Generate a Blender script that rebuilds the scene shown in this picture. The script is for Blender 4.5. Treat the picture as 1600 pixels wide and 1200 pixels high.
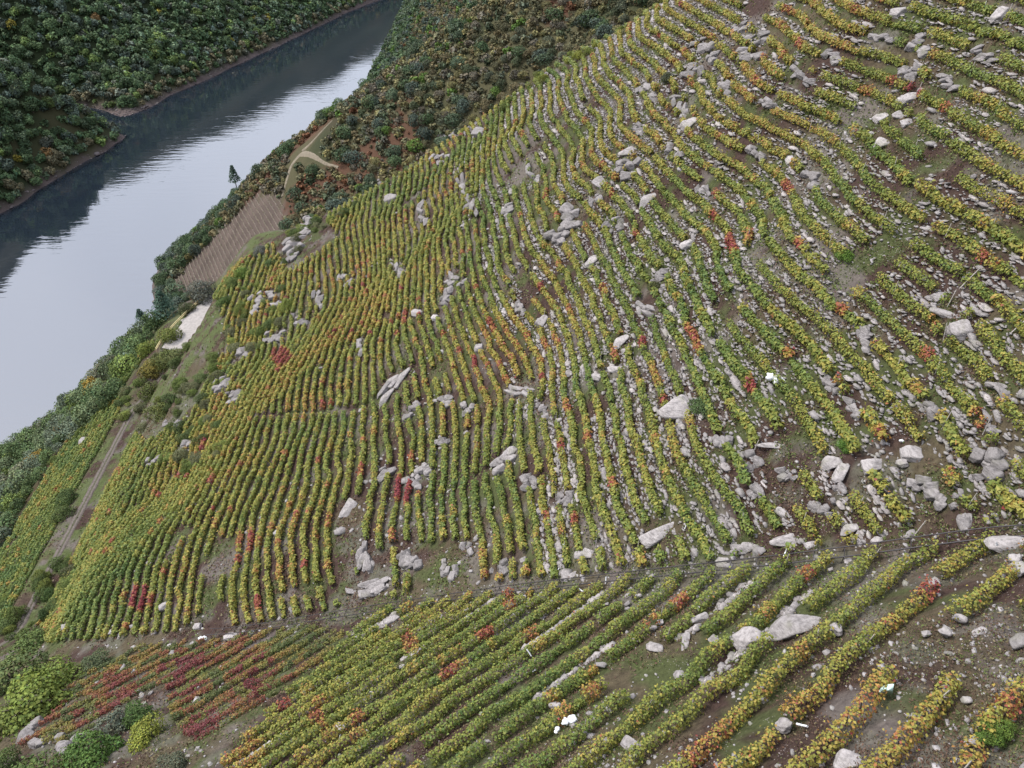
import bpy, bmesh, math, random
import numpy as np
random.seed(7); rng = np.random.default_rng(11)
scene = bpy.context.scene
for _o in list(bpy.data.objects): bpy.data.objects.remove(_o)
R = math.radians

# ---------------------------------------------------------------- camera
cam_d = bpy.data.cameras.new('camera'); cam = bpy.data.objects.new('camera', cam_d)
scene.collection.objects.link(cam); scene.camera = cam
cam_d.sensor_fit = 'HORIZONTAL'; cam_d.sensor_width = 36.0; cam_d.lens = 36.0*1110.0/1600.0
cam_d.clip_start = 0.5; cam_d.clip_end = 12000
cam.location = (0, 0, 0); cam.rotation_euler = (R(90-38), 0, 0)

# ---------------------------------------------------------------- sky, sun, exposure
SUN_EL, SUN_AZ = 52.0, -75.0         # azimuth from +Y towards +X: light comes from over the river
world = bpy.data.worlds.new('World'); scene.world = world; world.use_nodes = True
wn = world.node_tree; wn.nodes.clear()
w_out = wn.nodes.new('ShaderNodeOutputWorld'); w_bg = wn.nodes.new('ShaderNodeBackground')
sky = wn.nodes.new('ShaderNodeTexSky'); sky.sky_type = 'NISHITA'; sky.sun_disc = False
sky.sun_elevation = R(SUN_EL); sky.sun_rotation = R(SUN_AZ)
sky.air_density = 1.0; sky.dust_density = 4.0; sky.ozone_density = 1.0
# a broken layer of grey-white cloud all over the sky
w_tc = wn.nodes.new('ShaderNodeTexCoord'); w_no = wn.nodes.new('ShaderNodeTexNoise')
w_no.inputs['Scale'].default_value = 2.2; w_no.inputs['Detail'].default_value = 5
w_mr = wn.nodes.new('ShaderNodeMapRange')
w_mr.inputs[1].default_value = 0.3; w_mr.inputs[2].default_value = 0.7; w_mr.inputs[3].default_value = 0.55; w_mr.inputs[4].default_value = 0.95
w_mix = wn.nodes.new('ShaderNodeMix'); w_mix.data_type = 'RGBA'
w_mix.inputs[7].default_value = (7.4, 7.8, 9.0, 1)
wn.links.new(w_tc.outputs['Generated'], w_no.inputs['Vector']); wn.links.new(w_no.outputs['Fac'], w_mr.inputs[0])
wn.links.new(w_mr.outputs[0], w_mix.inputs[0]); wn.links.new(sky.outputs[0], w_mix.inputs[6])
wn.links.new(w_mix.outputs[2], w_bg.inputs['Color']); wn.links.new(w_bg.outputs[0], w_out.inputs[0])
w_bg.inputs['Strength'].default_value = 0.125
sun_d = bpy.data.lights.new('sun', 'SUN'); sun_d.energy = 2.4; sun_d.angle = R(12); sun_d.color = (1.0, 0.96, 0.9)
sun = bpy.data.objects.new('sun', sun_d); scene.collection.objects.link(sun)
sun.rotation_euler = (R(90-SUN_EL), 0, R(180-SUN_AZ))
vs = scene.view_settings; vs.view_transform = 'Standard'; vs.look = 'None'; vs.gamma = 1.0; vs.use_curve_mapping = False
vs.exposure = 1.02

# ---------------------------------------------------------------- helpers
COL = scene.collection
def link(o, parent=None):
    COL.objects.link(o)
    if parent is not None: o.parent = parent
    return o

def tag(o, label=None, cat=None, group=None, kind=None):
    if label: o['label'] = label
    if cat: o['category'] = cat
    if group: o['group'] = group
    if kind: o['kind'] = kind
    return o

def mesh_from(name, V, F, col=None, mats=(), smooth=False):
    """V (n,3); F (m,k) faces of one size; col (n,3) point colours"""
    V = np.ascontiguousarray(V, np.float32); F = np.ascontiguousarray(F, np.int32); k = F.shape[1]
    me = bpy.data.meshes.new(name)
    me.vertices.add(len(V)); me.vertices.foreach_set('co', V.ravel())
    me.loops.add(F.size); me.loops.foreach_set('vertex_index', F.ravel())
    me.polygons.add(len(F)); me.polygons.foreach_set('loop_start', np.arange(0, F.size, k, dtype=np.int32))
    if smooth: me.polygons.foreach_set('use_smooth', np.ones(len(F), bool))
    if col is not None:
        a = me.color_attributes.new('col', 'FLOAT_COLOR', 'POINT')
        c = np.ones((len(V), 4), np.float32); c[:, :3] = col
        a.data.foreach_set('color', c.ravel())
    for m in mats: me.materials.append(m)
    me.update(calc_edges=True)
    return me

def obj(name, me, parent=None, loc=None, rot=None, scale=None):
    o = bpy.data.objects.new(name, me); link(o, parent)
    if loc is not None: o.location = loc
    if rot is not None: o.rotation_euler = rot
    if scale is not None: o.scale = scale
    return o

def empty(name, loc=(0, 0, 0)):
    o = bpy.data.objects.new(name, None); o.empty_display_size = 0.3; link(o); o.location = loc
    return o

def tube(path, radii, sides=6):
    path = np.asarray(path, float); n = len(path); V = []
    for i in range(n):
        t = path[min(i+1, n-1)]-path[max(i-1, 0)]; t /= np.linalg.norm(t)+1e-9
        a = np.cross(t, [0, 0, 1.0] if abs(t[2]) < .9 else [1.0, 0, 0]); a /= np.linalg.norm(a); b = np.cross(t, a)
        for j in range(sides):
            w = 2*math.pi*j/sides
            V.append(path[i]+radii[i]*(math.cos(w)*a+math.sin(w)*b))
    F = []
    for i in range(n-1):
        for j in range(sides):
            F.append((i*sides+j, i*sides+(j+1) % sides, (i+1)*sides+(j+1) % sides, (i+1)*sides+j))
    return np.array(V), np.array(F)

def joinVF(parts):
    Vs, Fs, o = [], [], 0
    for V, F in parts: Vs.append(V); Fs.append(F+o); o += len(V)
    return np.concatenate(Vs), np.concatenate(Fs)

def boxVF(lo, hi):
    x0, y0, z0 = lo; x1, y1, z1 = hi
    V = np.array([(x0, y0, z0), (x1, y0, z0), (x1, y1, z0), (x0, y1, z0), (x0, y0, z1), (x1, y0, z1), (x1, y1, z1), (x0, y1, z1)], float)
    F = np.array([(0, 3, 2, 1), (4, 5, 6, 7), (0, 1, 5, 4), (1, 2, 6, 5), (2, 3, 7, 6), (3, 0, 4, 7)])
    return V, F

def unit(v): return v/(np.linalg.norm(v, axis=-1, keepdims=True)+1e-9)

def leaves(P, N, size, rg, aspect=0.8):
    """diamond leaf faces centred on P, facing about N"""
    n = len(P)
    t = unit(np.cross(N, rg.normal(size=(n, 3)))); b = np.cross(N, t)
    s = np.asarray(size)[:, None] if np.ndim(size) else size
    V = np.empty((n, 4, 3))
    fold = N*s*0.18
    V[:, 0] = P-t*s*0.5; V[:, 1] = P+b*s*0.5*aspect+fold; V[:, 2] = P+t*s*0.55; V[:, 3] = P-b*s*0.5*aspect+fold
    return V.reshape(-1, 3), np.arange(4*n).reshape(n, 4)

def leaves3(P, N, size, rg):
    """leaf faces of three corners for what stands farther off"""
    n = len(P); t = unit(np.cross(N, rg.normal(size=(n, 3)))); b = np.cross(N, t); s = np.asarray(size)[:, None]*1.08
    V = np.empty((n, 3, 3)); V[:, 0] = P-t*s*0.45-b*s*0.42; V[:, 1] = P-t*s*0.4+b*s*0.46; V[:, 2] = P+t*s*0.6
    return V.reshape(-1, 3), np.arange(3*n).reshape(n, 3)

# ---------------------------------------------------------------- materials
def mat(name):
    m = bpy.data.materials.new(name); m.use_nodes = True
    nt = m.node_tree; nt.nodes.clear()
    out = nt.nodes.new('ShaderNodeOutputMaterial')
    return m, nt, out

def N(nt, t, **kw):
    n = nt.nodes.new(t)
    for k, v in kw.items():
        if isinstance(k, str) and hasattr(n, k): setattr(n, k, v)
    return n

def leaf_material(name, trans=0.25, rough=0.6, spec=0.25):
    m, nt, out = mat(name); L = nt.links.new
    at = N(nt, 'ShaderNodeAttribute'); at.attribute_name = 'col'
    oi = N(nt, 'ShaderNodeObjectInfo')
    mu = N(nt, 'ShaderNodeMix'); mu.data_type = 'RGBA'; mu.blend_type = 'MULTIPLY'; mu.inputs[0].default_value = 1
    L(at.outputs['Color'], mu.inputs[6]); L(oi.outputs['Color'], mu.inputs[7])
    p = N(nt, 'ShaderNodeBsdfPrincipled'); p.inputs['Roughness'].default_value = rough; p.inputs['Specular IOR Level'].default_value = spec
    tr = N(nt, 'ShaderNodeBsdfTranslucent'); ms = N(nt, 'ShaderNodeMixShader'); ms.inputs[0].default_value = trans
    L(mu.outputs[2], p.inputs['Base Color']); L(mu.outputs[2], tr.inputs['Color'])
    L(p.outputs[0], ms.inputs[1]); L(tr.outputs[0], ms.inputs[2]); L(ms.outputs[0], out.inputs[0])
    return m

def rock_material(name, base, dark, scale=1.0):
    m, nt, out = mat(name); L = nt.links.new
    geo = N(nt, 'ShaderNodeNewGeometry'); oi = N(nt, 'ShaderNodeObjectInfo')
    n1 = N(nt, 'ShaderNodeTexNoise'); n1.inputs['Scale'].default_value = 2.6*scale; n1.inputs['Detail'].default_value = 8; n1.inputs['Roughness'].default_value = 0.68
    n2 = N(nt, 'ShaderNodeTexNoise'); n2.inputs['Scale'].default_value = 0.8*scale; n2.inputs['Detail'].default_value = 3
    mp = N(nt, 'ShaderNodeMapping'); mp.inputs['Scale'].default_value = (1, 1, 3.5); mp.inputs['Rotation'].default_value = (0.5, 0.4, 0)
    L(geo.outputs['Position'], mp.inputs[0]); L(mp.outputs[0], n1.inputs['Vector']); L(geo.outputs['Position'], n2.inputs['Vector'])
    r1 = N(nt, 'ShaderNodeValToRGB'); e = r1.color_ramp.elements
    e[0].position = 0.30; e[0].color = (*dark, 1); e[1].position = 0.56; e[1].color = (*base, 1)
    r1.color_ramp.elements.new(0.85).color = (min(base[0]*1.22, .8), min(base[1]*1.22, .8), min(base[2]*1.22, .8), 1)
    L(n1.outputs['Fac'], r1.inputs[0])
    # grey-green lichen in patches
    r2 = N(nt, 'ShaderNodeValToRGB'); r2.color_ramp.elements[0].position = 0.55; r2.color_ramp.elements[1].position = 0.72
    L(n2.outputs['Fac'], r2.inputs[0])
    mx = N(nt, 'ShaderNodeMix'); mx.data_type = 'RGBA'; mx.inputs[7].default_value = (0.16, 0.16, 0.11, 1)
    mm = N(nt, 'ShaderNodeMath'); mm.operation = 'MULTIPLY'; mm.inputs[1].default_value = 0.55
    L(r2.outputs[0], mm.inputs[0]); L(mm.outputs[0], mx.inputs[0]); L(r1.outputs[0], mx.inputs[6])
    mu = N(nt, 'ShaderNodeMix'); mu.data_type = 'RGBA'; mu.blend_type = 'MULTIPLY'; mu.inputs[0].default_value = 1
    L(mx.outputs[2], mu.inputs[6]); L(oi.outputs['Color'], mu.inputs[7])
    at = N(nt, 'ShaderNodeAttribute'); at.attribute_name = 'col'
    p = N(nt, 'ShaderNodeBsdfPrincipled'); p.inputs['Roughness'].default_value = 0.88; p.inputs['Specular IOR Level'].default_value = 0.2
    bu = N(nt, 'ShaderNodeBump'); bu.inputs['Strength'].default_value = 0.9; bu.inputs['Distance'].default_value = 0.12
    L(n1.outputs['Fac'], bu.inputs['Height']); L(bu.outputs[0], p.inputs['Normal'])
    L(mu.outputs[2], p.inputs['Base Color']); L(p.outputs[0], out.inputs[0])
    return m

def plain_material(name, col, rough=0.7, metal=0.0, var=0.25, scale=6.0):
    m, nt, out = mat(name); L = nt.links.new
    geo = N(nt, 'ShaderNodeNewGeometry')
    n1 = N(nt, 'ShaderNodeTexNoise'); n1.inputs['Scale'].default_value = scale; n1.inputs['Detail'].default_value = 6
    L(geo.outputs['Position'], n1.inputs['Vector'])
    r = N(nt, 'ShaderNodeValToRGB'); e = r.color_ramp.elements
    e[0].position = 0.3; e[0].color = (*[c*(1-var) for c in col], 1); e[1].position = 0.7; e[1].color = (*[min(c*(1+var), 1) for c in col], 1)
    p = N(nt, 'ShaderNodeBsdfPrincipled'); p.inputs['Roughness'].default_value = rough; p.inputs['Metallic'].default_value = metal
    L(n1.outputs['Fac'], r.inputs[0]); L(r.outputs[0], p.inputs['Base Color']); L(p.outputs[0], out.inputs[0])
    return m

def ground_material():
    m, nt, out = mat('hillside_ground'); L = nt.links.new
    at = N(nt, 'ShaderNodeAttribute'); at.attribute_name = 'col'
    geo = N(nt, 'ShaderNodeNewGeometry')
    n1 = N(nt, 'ShaderNodeTexNoise'); n1.inputs['Scale'].default_value = 2.4; n1.inputs['Detail'].default_value = 9; n1.inputs['Roughness'].default_value = 0.72
    n2 = N(nt, 'ShaderNodeTexNoise'); n2.inputs['Scale'].default_value = 0.55; n2.inputs['Detail'].default_value = 4
    vo = N(nt, 'ShaderNodeTexVoronoi'); vo.inputs['Scale'].default_value = 5.5
    for t in (n1, n2, vo): L(geo.outputs['Position'], t.inputs['Vector'])
    r = N(nt, 'ShaderNodeValToRGB'); e = r.color_ramp.elements
    e[0].position = 0.25; e[0].color = (0.42, 0.40, 0.42, 1); e[1].position = 0.72; e[1].color = (1.5, 1.48, 1.42, 1)
    L(n1.outputs['Fac'], r.inputs[0])
    mu = N(nt, 'ShaderNodeMix'); mu.data_type = 'RGBA'; mu.blend_type = 'MULTIPLY'; mu.inputs[0].default_value = 1
    L(at.outputs['Color'], mu.inputs[6]); L(r.outputs[0], mu.inputs[7])
    # pale chips of stone strewn over the soil
    r3 = N(nt, 'ShaderNodeValToRGB'); r3.color_ramp.elements[0].position = 0.10; r3.color_ramp.elements[0].color = (1, 1, 1, 1)
    r3.color_ramp.elements[1].position = 0.22; r3.color_ramp.elements[1].color = (0, 0, 0, 1)
    L(vo.outputs['Distance'], r3.inputs[0])
    r4 = N(nt, 'ShaderNodeValToRGB'); r4.color_ramp.elements[0].position = 0.54; r4.color_ramp.elements[1].position = 0.68
    L(n2.outputs['Fac'], r4.inputs[0])
    mm = N(nt, 'ShaderNodeMath'); mm.operation = 'MULTIPLY'; L(r3.outputs[0], mm.inputs[0]); L(r4.outputs[0], mm.inputs[1])
    m2 = N(nt, 'ShaderNodeMath'); m2.operation = 'MULTIPLY'; L(mm.outputs[0], m2.inputs[0]); L(at.outputs['Alpha'], m2.inputs[1])
    mx = N(nt, 'ShaderNodeMix'); mx.data_type = 'RGBA'; mx.inputs[7].default_value = (0.30, 0.27, 0.26, 1)
    L(m2.outputs[0], mx.inputs[0]); L(mu.outputs[2], mx.inputs[6])
    p = N(nt, 'ShaderNodeBsdfPrincipled'); p.inputs['Roughness'].default_value = 0.95; p.inputs['Specular IOR Level'].default_value = 0.1
    bu = N(nt, 'ShaderNodeBump'); bu.inputs['Strength'].default_value = 0.8; bu.inputs['Distance'].default_value = 0.15
    L(n1.outputs['Fac'], bu.inputs['Height']); L(bu.outputs[0], p.inputs['Normal'])
    L(mx.outputs[2], p.inputs['Base Color']); L(p.outputs[0], out.inputs[0])
    return m

def water_material():
    m, nt, out = mat('river_water'); L = nt.links.new
    geo = N(nt, 'ShaderNodeNewGeometry')
    mp = N(nt, 'ShaderNodeMapping'); mp.inputs['Rotation'].default_value = (0, 0, R(12)); mp.inputs['Scale'].default_value = (0.25, 1.0, 1.0)
    L(geo.outputs['Position'], mp.inputs[0])
    n1 = N(nt, 'ShaderNodeTexNoise'); n1.inputs['Scale'].default_value = 0.16; n1.inputs['Detail'].default_value = 3; n1.inputs['Roughness'].default_value = 0.5
    L(mp.outputs[0], n1.inputs['Vector'])
    n2 = N(nt, 'ShaderNodeTexNoise'); n2.inputs['Scale'].default_value = 0.012; n2.inputs['Detail'].default_value = 3
    L(geo.outputs['Position'], n2.inputs['Vector'])
    mr = N(nt, 'ShaderNodeMapRange'); mr.inputs[1].default_value = 0.35; mr.inputs[2].default_value = 0.65; mr.inputs[3].default_value = 0.35; mr.inputs[4].default_value = 1.0
    L(n2.outputs['Fac'], mr.inputs[0])
    bu = N(nt, 'ShaderNodeBump'); bu.inputs['Distance'].default_value = 0.16
    L(mr.outputs[0], bu.inputs['Strength']); L(n1.outputs['Fac'], bu.inputs['Height'])
    p = N(nt, 'ShaderNodeBsdfPrincipled'); p.inputs['Base Color'].default_value = (0.010, 0.015, 0.022, 1)
    p.inputs['Roughness'].default_value = 0.035; p.inputs['IOR'].default_value = 2.9
    p.inputs['Specular IOR Level'].default_value = 0.5
    L(bu.outputs[0], p.inputs['Normal']); L(p.outputs[0], out.inputs[0])
    return m

M = {}
M['leaf'] = leaf_material('vine_leaf', 0.28)
M['tree_leaf'] = leaf_material('tree_leaf', 0.12, 0.7, 0.15)
M['rock'] = rock_material('granite', (0.30, 0.282, 0.278), (0.13, 0.12, 0.118))
M['wall_stone'] = rock_material('wall_stone', (0.235, 0.218, 0.212), (0.10, 0.092, 0.09), 1.4)
M['shore_rock'] = rock_material('shore_rock', (0.125, 0.105, 0.105), (0.05, 0.042, 0.044), 0.3)
M['bark'] = plain_material('bark', (0.075, 0.055, 0.042), 0.9)
M['stake'] = plain_material('weathered_stake', (0.34, 0.31, 0.28), 0.8)
M['rail'] = plain_material('dark_rail_steel', (0.045, 0.04, 0.042), 0.55, 0.5)
M['white'] = plain_material('white_plastic_sack', (0.56, 0.57, 0.58), 0.6, 0, 0.06, 3)
M['mint'] = plain_material('pale_green_sheet', (0.55, 0.72, 0.66), 0.5, 0, 0.06, 3)
M['track'] = plain_material('track_dust', (0.20, 0.17, 0.16), 0.95, 0, 0.3, 1.5)
M['gravel'] = plain_material('pale_gravel', (0.25, 0.23, 0.215), 0.95, 0, 0.18, 1.2)
M['path'] = plain_material('dry_path', (0.13, 0.108, 0.075), 0.95, 0, 0.3, 0.6)
M['fence'] = plain_material('peeled_yellow_wood', (0.52, 0.43, 0.22), 0.75, 0, 0.15)
M['ground'] = ground_material()
M['water'] = water_material()

# ---------------------------------------------------------------- terrain
PITCH = math.radians(38.0); FPX = 1110.0          # lens in pixels of the 1600 wide frame
CP, SP = math.cos(PITCH), math.sin(PITCH)
HW = -285.0                                        # river level, camera at z = 0
KF = -HW/250.0

def ray(u, v):
    x = (np.asarray(u, float)-800.0)/FPX; y = (np.asarray(v, float)-600.0)/FPX
    return np.stack([x, CP-y*SP, -SP-y*CP], -1)

def proj(p):
    p = np.asarray(p, float)
    zc = p[..., 1]*CP-p[..., 2]*SP
    up = p[..., 1]*SP+p[..., 2]*CP
    zc = np.maximum(zc, 1e-3)
    return 800+FPX*p[..., 0]/zc, 600-FPX*up/zc, zc

def sstep(a, b, x):
    t = np.clip((x-a)/(b-a), 0, 1); return t*t*(3-2*t)

def smax(a, b, k):
    h = np.clip(0.5+0.5*(a-b)/k, 0, 1); return b*(1-h)+a*h+k*h*(1-h)

def smin(a, b, k): return -smax(-a, -b, k)

def hash2(ix, iy, seed=0):
    n = (ix.astype(np.int64)*374761393+iy.astype(np.int64)*668265263+seed*69069+1013) & 0x7fffffff
    n = ((n ^ (n >> 13))*1274126177) & 0x7fffffff
    n = ((n ^ (n >> 16))*2246822519) & 0x7fffffff
    return ((n ^ (n >> 15)) & 0xffff)/65535.0

_TB = np.random.default_rng(3).uniform(-0.5, 0.5, (64, 256*256)).astype(np.float64)
def vnoise(x, y, seed=0):
    x = np.asarray(x, float); y = np.asarray(y, float)
    T = _TB[seed % 64]
    ix = np.floor(x); iy = np.floor(y); fx = x-ix; fy = y-iy
    i = ix.astype(np.int64); j = iy.astype(np.int64)
    i0 = (i & 255) << 8; i1 = ((i+1) & 255) << 8; j0 = j & 255; j1 = (j+1) & 255
    fx = fx*fx*(3-2*fx); fy = fy*fy*(3-2*fy)
    a = T[i0+j0]; c = T[i0+j1]
    a = a+(T[i1+j0]-a)*fx; c = c+(T[i1+j1]-c)*fx
    return a+(c-a)*fy

def fbm(x, y, seed=0, n=4):
    r = 0; a = 1.0; f = 1.0
    for i in range(n):
        r = r+a*vnoise(x*f+17.3*i, y*f-9.1*i, seed+i); a *= 0.5; f *= 2.03
    return r

# hillside profile: slope against the cross-hill coordinate s (uphill positive)
_S = np.arange(-420, 420.1, 0.5)
_SL = np.interp(_S, [-420, -175, -150, -136, -126, -96, -94.5, -90, -88.5, -72, -62, -26, -10, 5, 45, 90, 420],
                    [0.62, 0.62, 0.80, 1.05, 0.80, 0.78, 0.06, 0.06, 1.1, 1.1, 0.58, 0.58, 0.74, 0.88, 0.88, 0.8, 0.62])
_P = np.concatenate([[0], np.cumsum((_SL[1:]+_SL[:-1])*0.25)])
_P = _P-np.interp(0.0, _S, _P)-60.0
TRACK_S = -92.2

def bump(x, y, cx, cy, rx, ry, a):
    return a*np.exp(-((x-cx)/rx)**2-((y-cy)/ry)**2)

def scoord(x, y):
    w = 3.3*vnoise(x/34+3.1, y/30+1.7, 5)*2+1.5*vnoise(x/13, y/15, 6)*2
    w = w+0.30*vnoise(x/5.5+7, y/6.5, 7)*2
    w = w*sstep(-80, -56, x+.08*y)
    return x+0.085*y+w

# the gully where the rail runs: plane L nearer than the rail, contours turned by the gully
RAIL_PIX = [(1640, 826), (1300, 884), (1000, 905), (800, 922), (600, 952), (400, 984), (230, 1000), (90, 1010)]

def zU(x, y):
    s = scoord(x, y)
    z = np.interp(s, _S, _P)
    ye = np.interp(x, [-140, -84, -64, -9, 27, 60], [216, 212, 196, 179, 157, 140])+5*vnoise(x/25, x*0+.5, 9)
    d = (y-ye)/5
    sp = 5*np.where(d > 20, d, np.log1p(np.exp(np.clip(d, -40, 20))))
    z = z-0.85*sp
    # levelled gravel pad at the end of the track
    k = sstep(10.5, 6.0, np.abs(x+97))*sstep(23, 17, np.abs(y-188))
    return z*(1-k)+(-120.0)*k

_LQ = np.array([-9090.78, -90.78, -78.59, -67.26, -60.81, -53.71, -46.74, -39.85, -33.68, -27.81, -22.68, -16.35, -11.43, -7.59, -3.49, 96.5])
_LZ = np.array([-7300.0, -100.01, -91.97, -84.66, -80.24, -75.08, -69.65, -64.05, -58.63, -53.4, -49.16, -44.02, -39.71, -35.98, -31.86, 48.0])-0.1
def zL(x, y):
    return np.interp(0.6*x-0.8*y+1.6*vnoise(x/18, y/18, 15), _LQ, _LZ)

def zF(x, y):
    X = x/KF; Y = y/KF
    f1 = -250+0.70*(14.3+0.88*X+0.48*Y)
    f2 = -250+0.68*(X-np.interp(Y, [-600, 445, 651, 780, 900, 1474, 2000, 3000], [-470, -259, -216, -188, -180, -196, -130, 60]))
    n = 10*fbm(X/120, Y/120, 21, 3)*2
    z = smin(f1, f2, 14)
    z = z+n*sstep(-240, -180, z)
    return np.maximum(z, -275)*KF

def zO(x, y):
    X = x/KF; Y = y/KF
    n = 14*fbm(X/110, Y/110, 31, 4)*2
    xs1 = -425+0.136*(Y-553)+6*vnoise(Y/30, Y*0, 33)
    a = -250+0.95*(xs1+4-X)
    b = -250+1.0*(738-Y)+0.45*(-401-X)
    z1 = smin(a, b, 9)
    xs2 = np.interp(Y, [300, 740, 780, 1038, 1330, 1474, 2000, 2600], [-520, -432, -428, -366, -292, -250, -60, 200])+8*vnoise(Y/40, Y*0, 34)
    z2 = -250+0.68*(xs2-X)
    z2 = z2-95*np.exp(-((Y-785+0.22*(X+430))/60)**2)*sstep(-415, -520, X)
    z = smax(z1, z2, 6)
    z = z+n*sstep(-245, -200, z)
    hi = np.interp(Y, [600, 1100, 1500], [-80, -60, 0])+25*vnoise(X/300, Y/300, 36)
    z = np.where(z > hi, hi+(z-hi)*0.22, z)
    return np.maximum(z, -275)*KF

def height(x, y):
    x = np.asarray(x, float); y = np.asarray(y, float)
    z = smax(zU(x, y), zL(x, y), 1.6)
    far = (y > 175) | (x < -112)
    if far.any():
        xf, yf = x[far], y[far]
        z[far] = smax(smax(z[far], zF(xf, yf), 10.0), zO(xf, yf), 1.0)
    return z

def hit(u, v, tmax=2600.0):
    """points where the sight lines through pixels meet the hillside"""
    d = ray(u, v); shp = d.shape[:-1]; d = d.reshape(-1, 3)
    A = np.full(len(d), 14.0); B = np.full(len(d), tmax)
    act = np.arange(len(d)); t = np.full(len(d), 14.0); prev = t.copy()
    for i in range(160):
        p = d[act]*t[:, None]
        g = p[:, 2]-np.maximum(height(p[:, 0], p[:, 1]), HW)
        fin = (g < 0) | (t >= tmax)
        A[act[fin]] = prev[fin]; B[act[fin]] = t[fin]
        k = ~fin; act = act[k]; g = g[k]; prev = t[k]
        if not len(act): break
        t = np.minimum(prev+np.clip(g*0.55, 0.004*prev, 60), tmax)
    for i in range(10):
        m = (A+B)/2; p = d*m[:, None]
        g = p[:, 2]-np.maximum(height(p[:, 0], p[:, 1]), HW)
        A = np.where(g > 0, m, A); B = np.where(g > 0, B, m)
    return (d*((A+B)/2)[:, None]).reshape(shp+(3,))
# ---------------------------------------------------------------- row coordinates and terraces
def inpoly(u, v, poly):
    u = np.asarray(u); v = np.asarray(v); r = np.zeros(u.shape, bool); n = len(poly)
    for i in range(n):
        x1, y1 = poly[i]; x2, y2 = poly[(i+1) % n]
        if y1 == y2: continue
        c = ((y1 > v) != (y2 > v)) & (u < (x2-x1)*(v-y1)/(y2-y1)+x1)
        r ^= c
    return r

_DS = np.interp(_S, [-420, -97, -96, -88, -87, -64, -58, -30, -22, 0, 30, 90, 420], [2.0, 2.0, 1.9, 1.9, 1.65, 1.65, 1.85, 1.8, 1.5, 1.42, 1.45, 1.7, 1.7])
_RU = np.concatenate([[0], np.cumsum(0.5/_DS[1:])]); _RU = _RU-np.interp(TRACK_S, _S, _RU)
DQ = 2.0                                             # row spacing of the near block, in plan
ROW_F = 0.30                                         # where on its terrace a row stands

def wL(x, y): return 1.6*vnoise(x/18, y/18, 15)

def terrace(x, y):
    """step offset of the small dry-stone terraces"""
    s = scoord(x, y); r = np.interp(s, _S, _RU); ds = np.interp(s, _S, _DS); sl = np.interp(s, _S, _SL)
    f = r-np.floor(r)
    amp = np.clip(0.75+0.9*vnoise(x/9, y/9, 41), 0.25, 1)
    du = amp*sl*ds*(0.22*f+0.78*sstep(0.60, 0.98, f)-f)
    du = du*sstep(-94, -84, s)+0*du
    u = zU(x, y); l = zL(x, y)
    ql = (0.6*x-0.8*y+wL(x, y))/DQ; fl = ql-np.floor(ql)
    dl = amp*0.79*DQ*(0.3*fl+0.7*sstep(0.58, 0.98, fl)-fl)
    k = sstep(-0.6, 0.6, (u-l))
    strip = sstep(0.3, 1.2, np.abs(u-l))
    yl = np.interp(x, [-140, -64, -9, 27, 60], [196, 194, 179, 157, 140])
    near = sstep(2, -6, y-yl)*sstep(-112, -100, x)
    return (du*k+dl*(1-k))*strip*near

def height_t(x, y): return height(x, y)+terrace(x, y)

# ---------------------------------------------------------------- the setting: one sheet of land, river
def axis(segs):
    a = []
    for lo, hi, d in segs: a.append(np.arange(lo, hi, d))
    a.append([segs[-1][1]]); return np.concatenate(a)
xs = axis([(-3600, -1300, 180), (-1300, -600, 25), (-600, -330, 9), (-330, -104, 4), (-104, 66, 0.42), (66, 130, 4), (130, 600, 25), (600, 2600, 200)])
ys = axis([(-900, -60, 60), (-60, 8, 4), (8, 60, 0.5), (60, 110, 0.7), (110, 206, 0.95), (206, 420, 6), (420, 1100, 9), (1100, 2200, 16), (2200, 5200, 200)])
GX, GY = np.meshgrid(xs, ys)
gx, gy = GX.ravel(), GY.ravel()
gz0 = height(gx, gy)
gz = gz0.copy()
_near = (gx > -106) & (gx < 68) & (gy > 6) & (gy < 208)
gz[_near] += terrace(gx[_near], gy[_near])+0.10*vnoise(gx[_near]/0.9, gy[_near]/0.9, 51)
gz = np.maximum(gz, HW-8)
# ground colours: soil, dry grass, leaf litter, bracken, bare shore
zu, zl, zf, zo = zU(gx, gy), zL(gx, gy), zF(gx, gy), zO(gx, gy)
reg = np.argmax(np.stack([zu, zl, zf, zo], -1), -1)
n_a = fbm(gx/7, gy/7, 61, 4)+0.5; n_b = fbm(gx/2.2+9, gy/2.2, 62, 3)+0.5; n_c = fbm(gx/60, gy/60, 63, 3)+0.5
gu, gv, gd = proj(np.stack([gx, gy, gz], -1))
soil = np.array([0.040, 0.026, 0.022]); dry = np.array([0.064, 0.054, 0.034]); gra = np.array([0.046, 0.058, 0.022]); stony = np.array([0.105, 0.094, 0.087])
def mixc(a, b, k): return a*(1-k[:, None])+b*k[:, None]
c = np.tile(soil, (len(gx), 1))
c = mixc(c, dry, sstep(0.42, 0.72, n_a)*0.85)
c = mixc(c, gra, sstep(0.46, 0.72, n_b)*0.85)
c = mixc(c, stony, sstep(0.62, 0.85, fbm(gx/4-3, gy/4, 64, 3)+0.5)*0.7)
ROCKY = [[(200, 640), (330, 600), (375, 690), (300, 735), (215, 735)], [(1380, 985), (1600, 930), (1600, 1090), (1400, 1075)],
         [(90, 985), (600, 925), (1600, 815), (1600, 905), (640, 985), (120, 1030)], [(0, 1120), (240, 1060), (300, 1200), (0, 1200)],
         [(600, 700), (720, 700), (720, 800), (560, 930), (520, 830)], [(1210, 690), (1420, 690), (1420, 780), (1210, 800)]]
sl_ = gx+0.085*gy
c = mixc(c, gra*1.25, sstep(-48, -62, sl_)*sstep(0.30, 0.55, n_b)*0.85*(reg == 0))
rocky = np.zeros(len(gx), bool)
for P_ in ROCKY: rocky |= inpoly(gu, gv, P_) & (reg < 2) & _near
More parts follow.
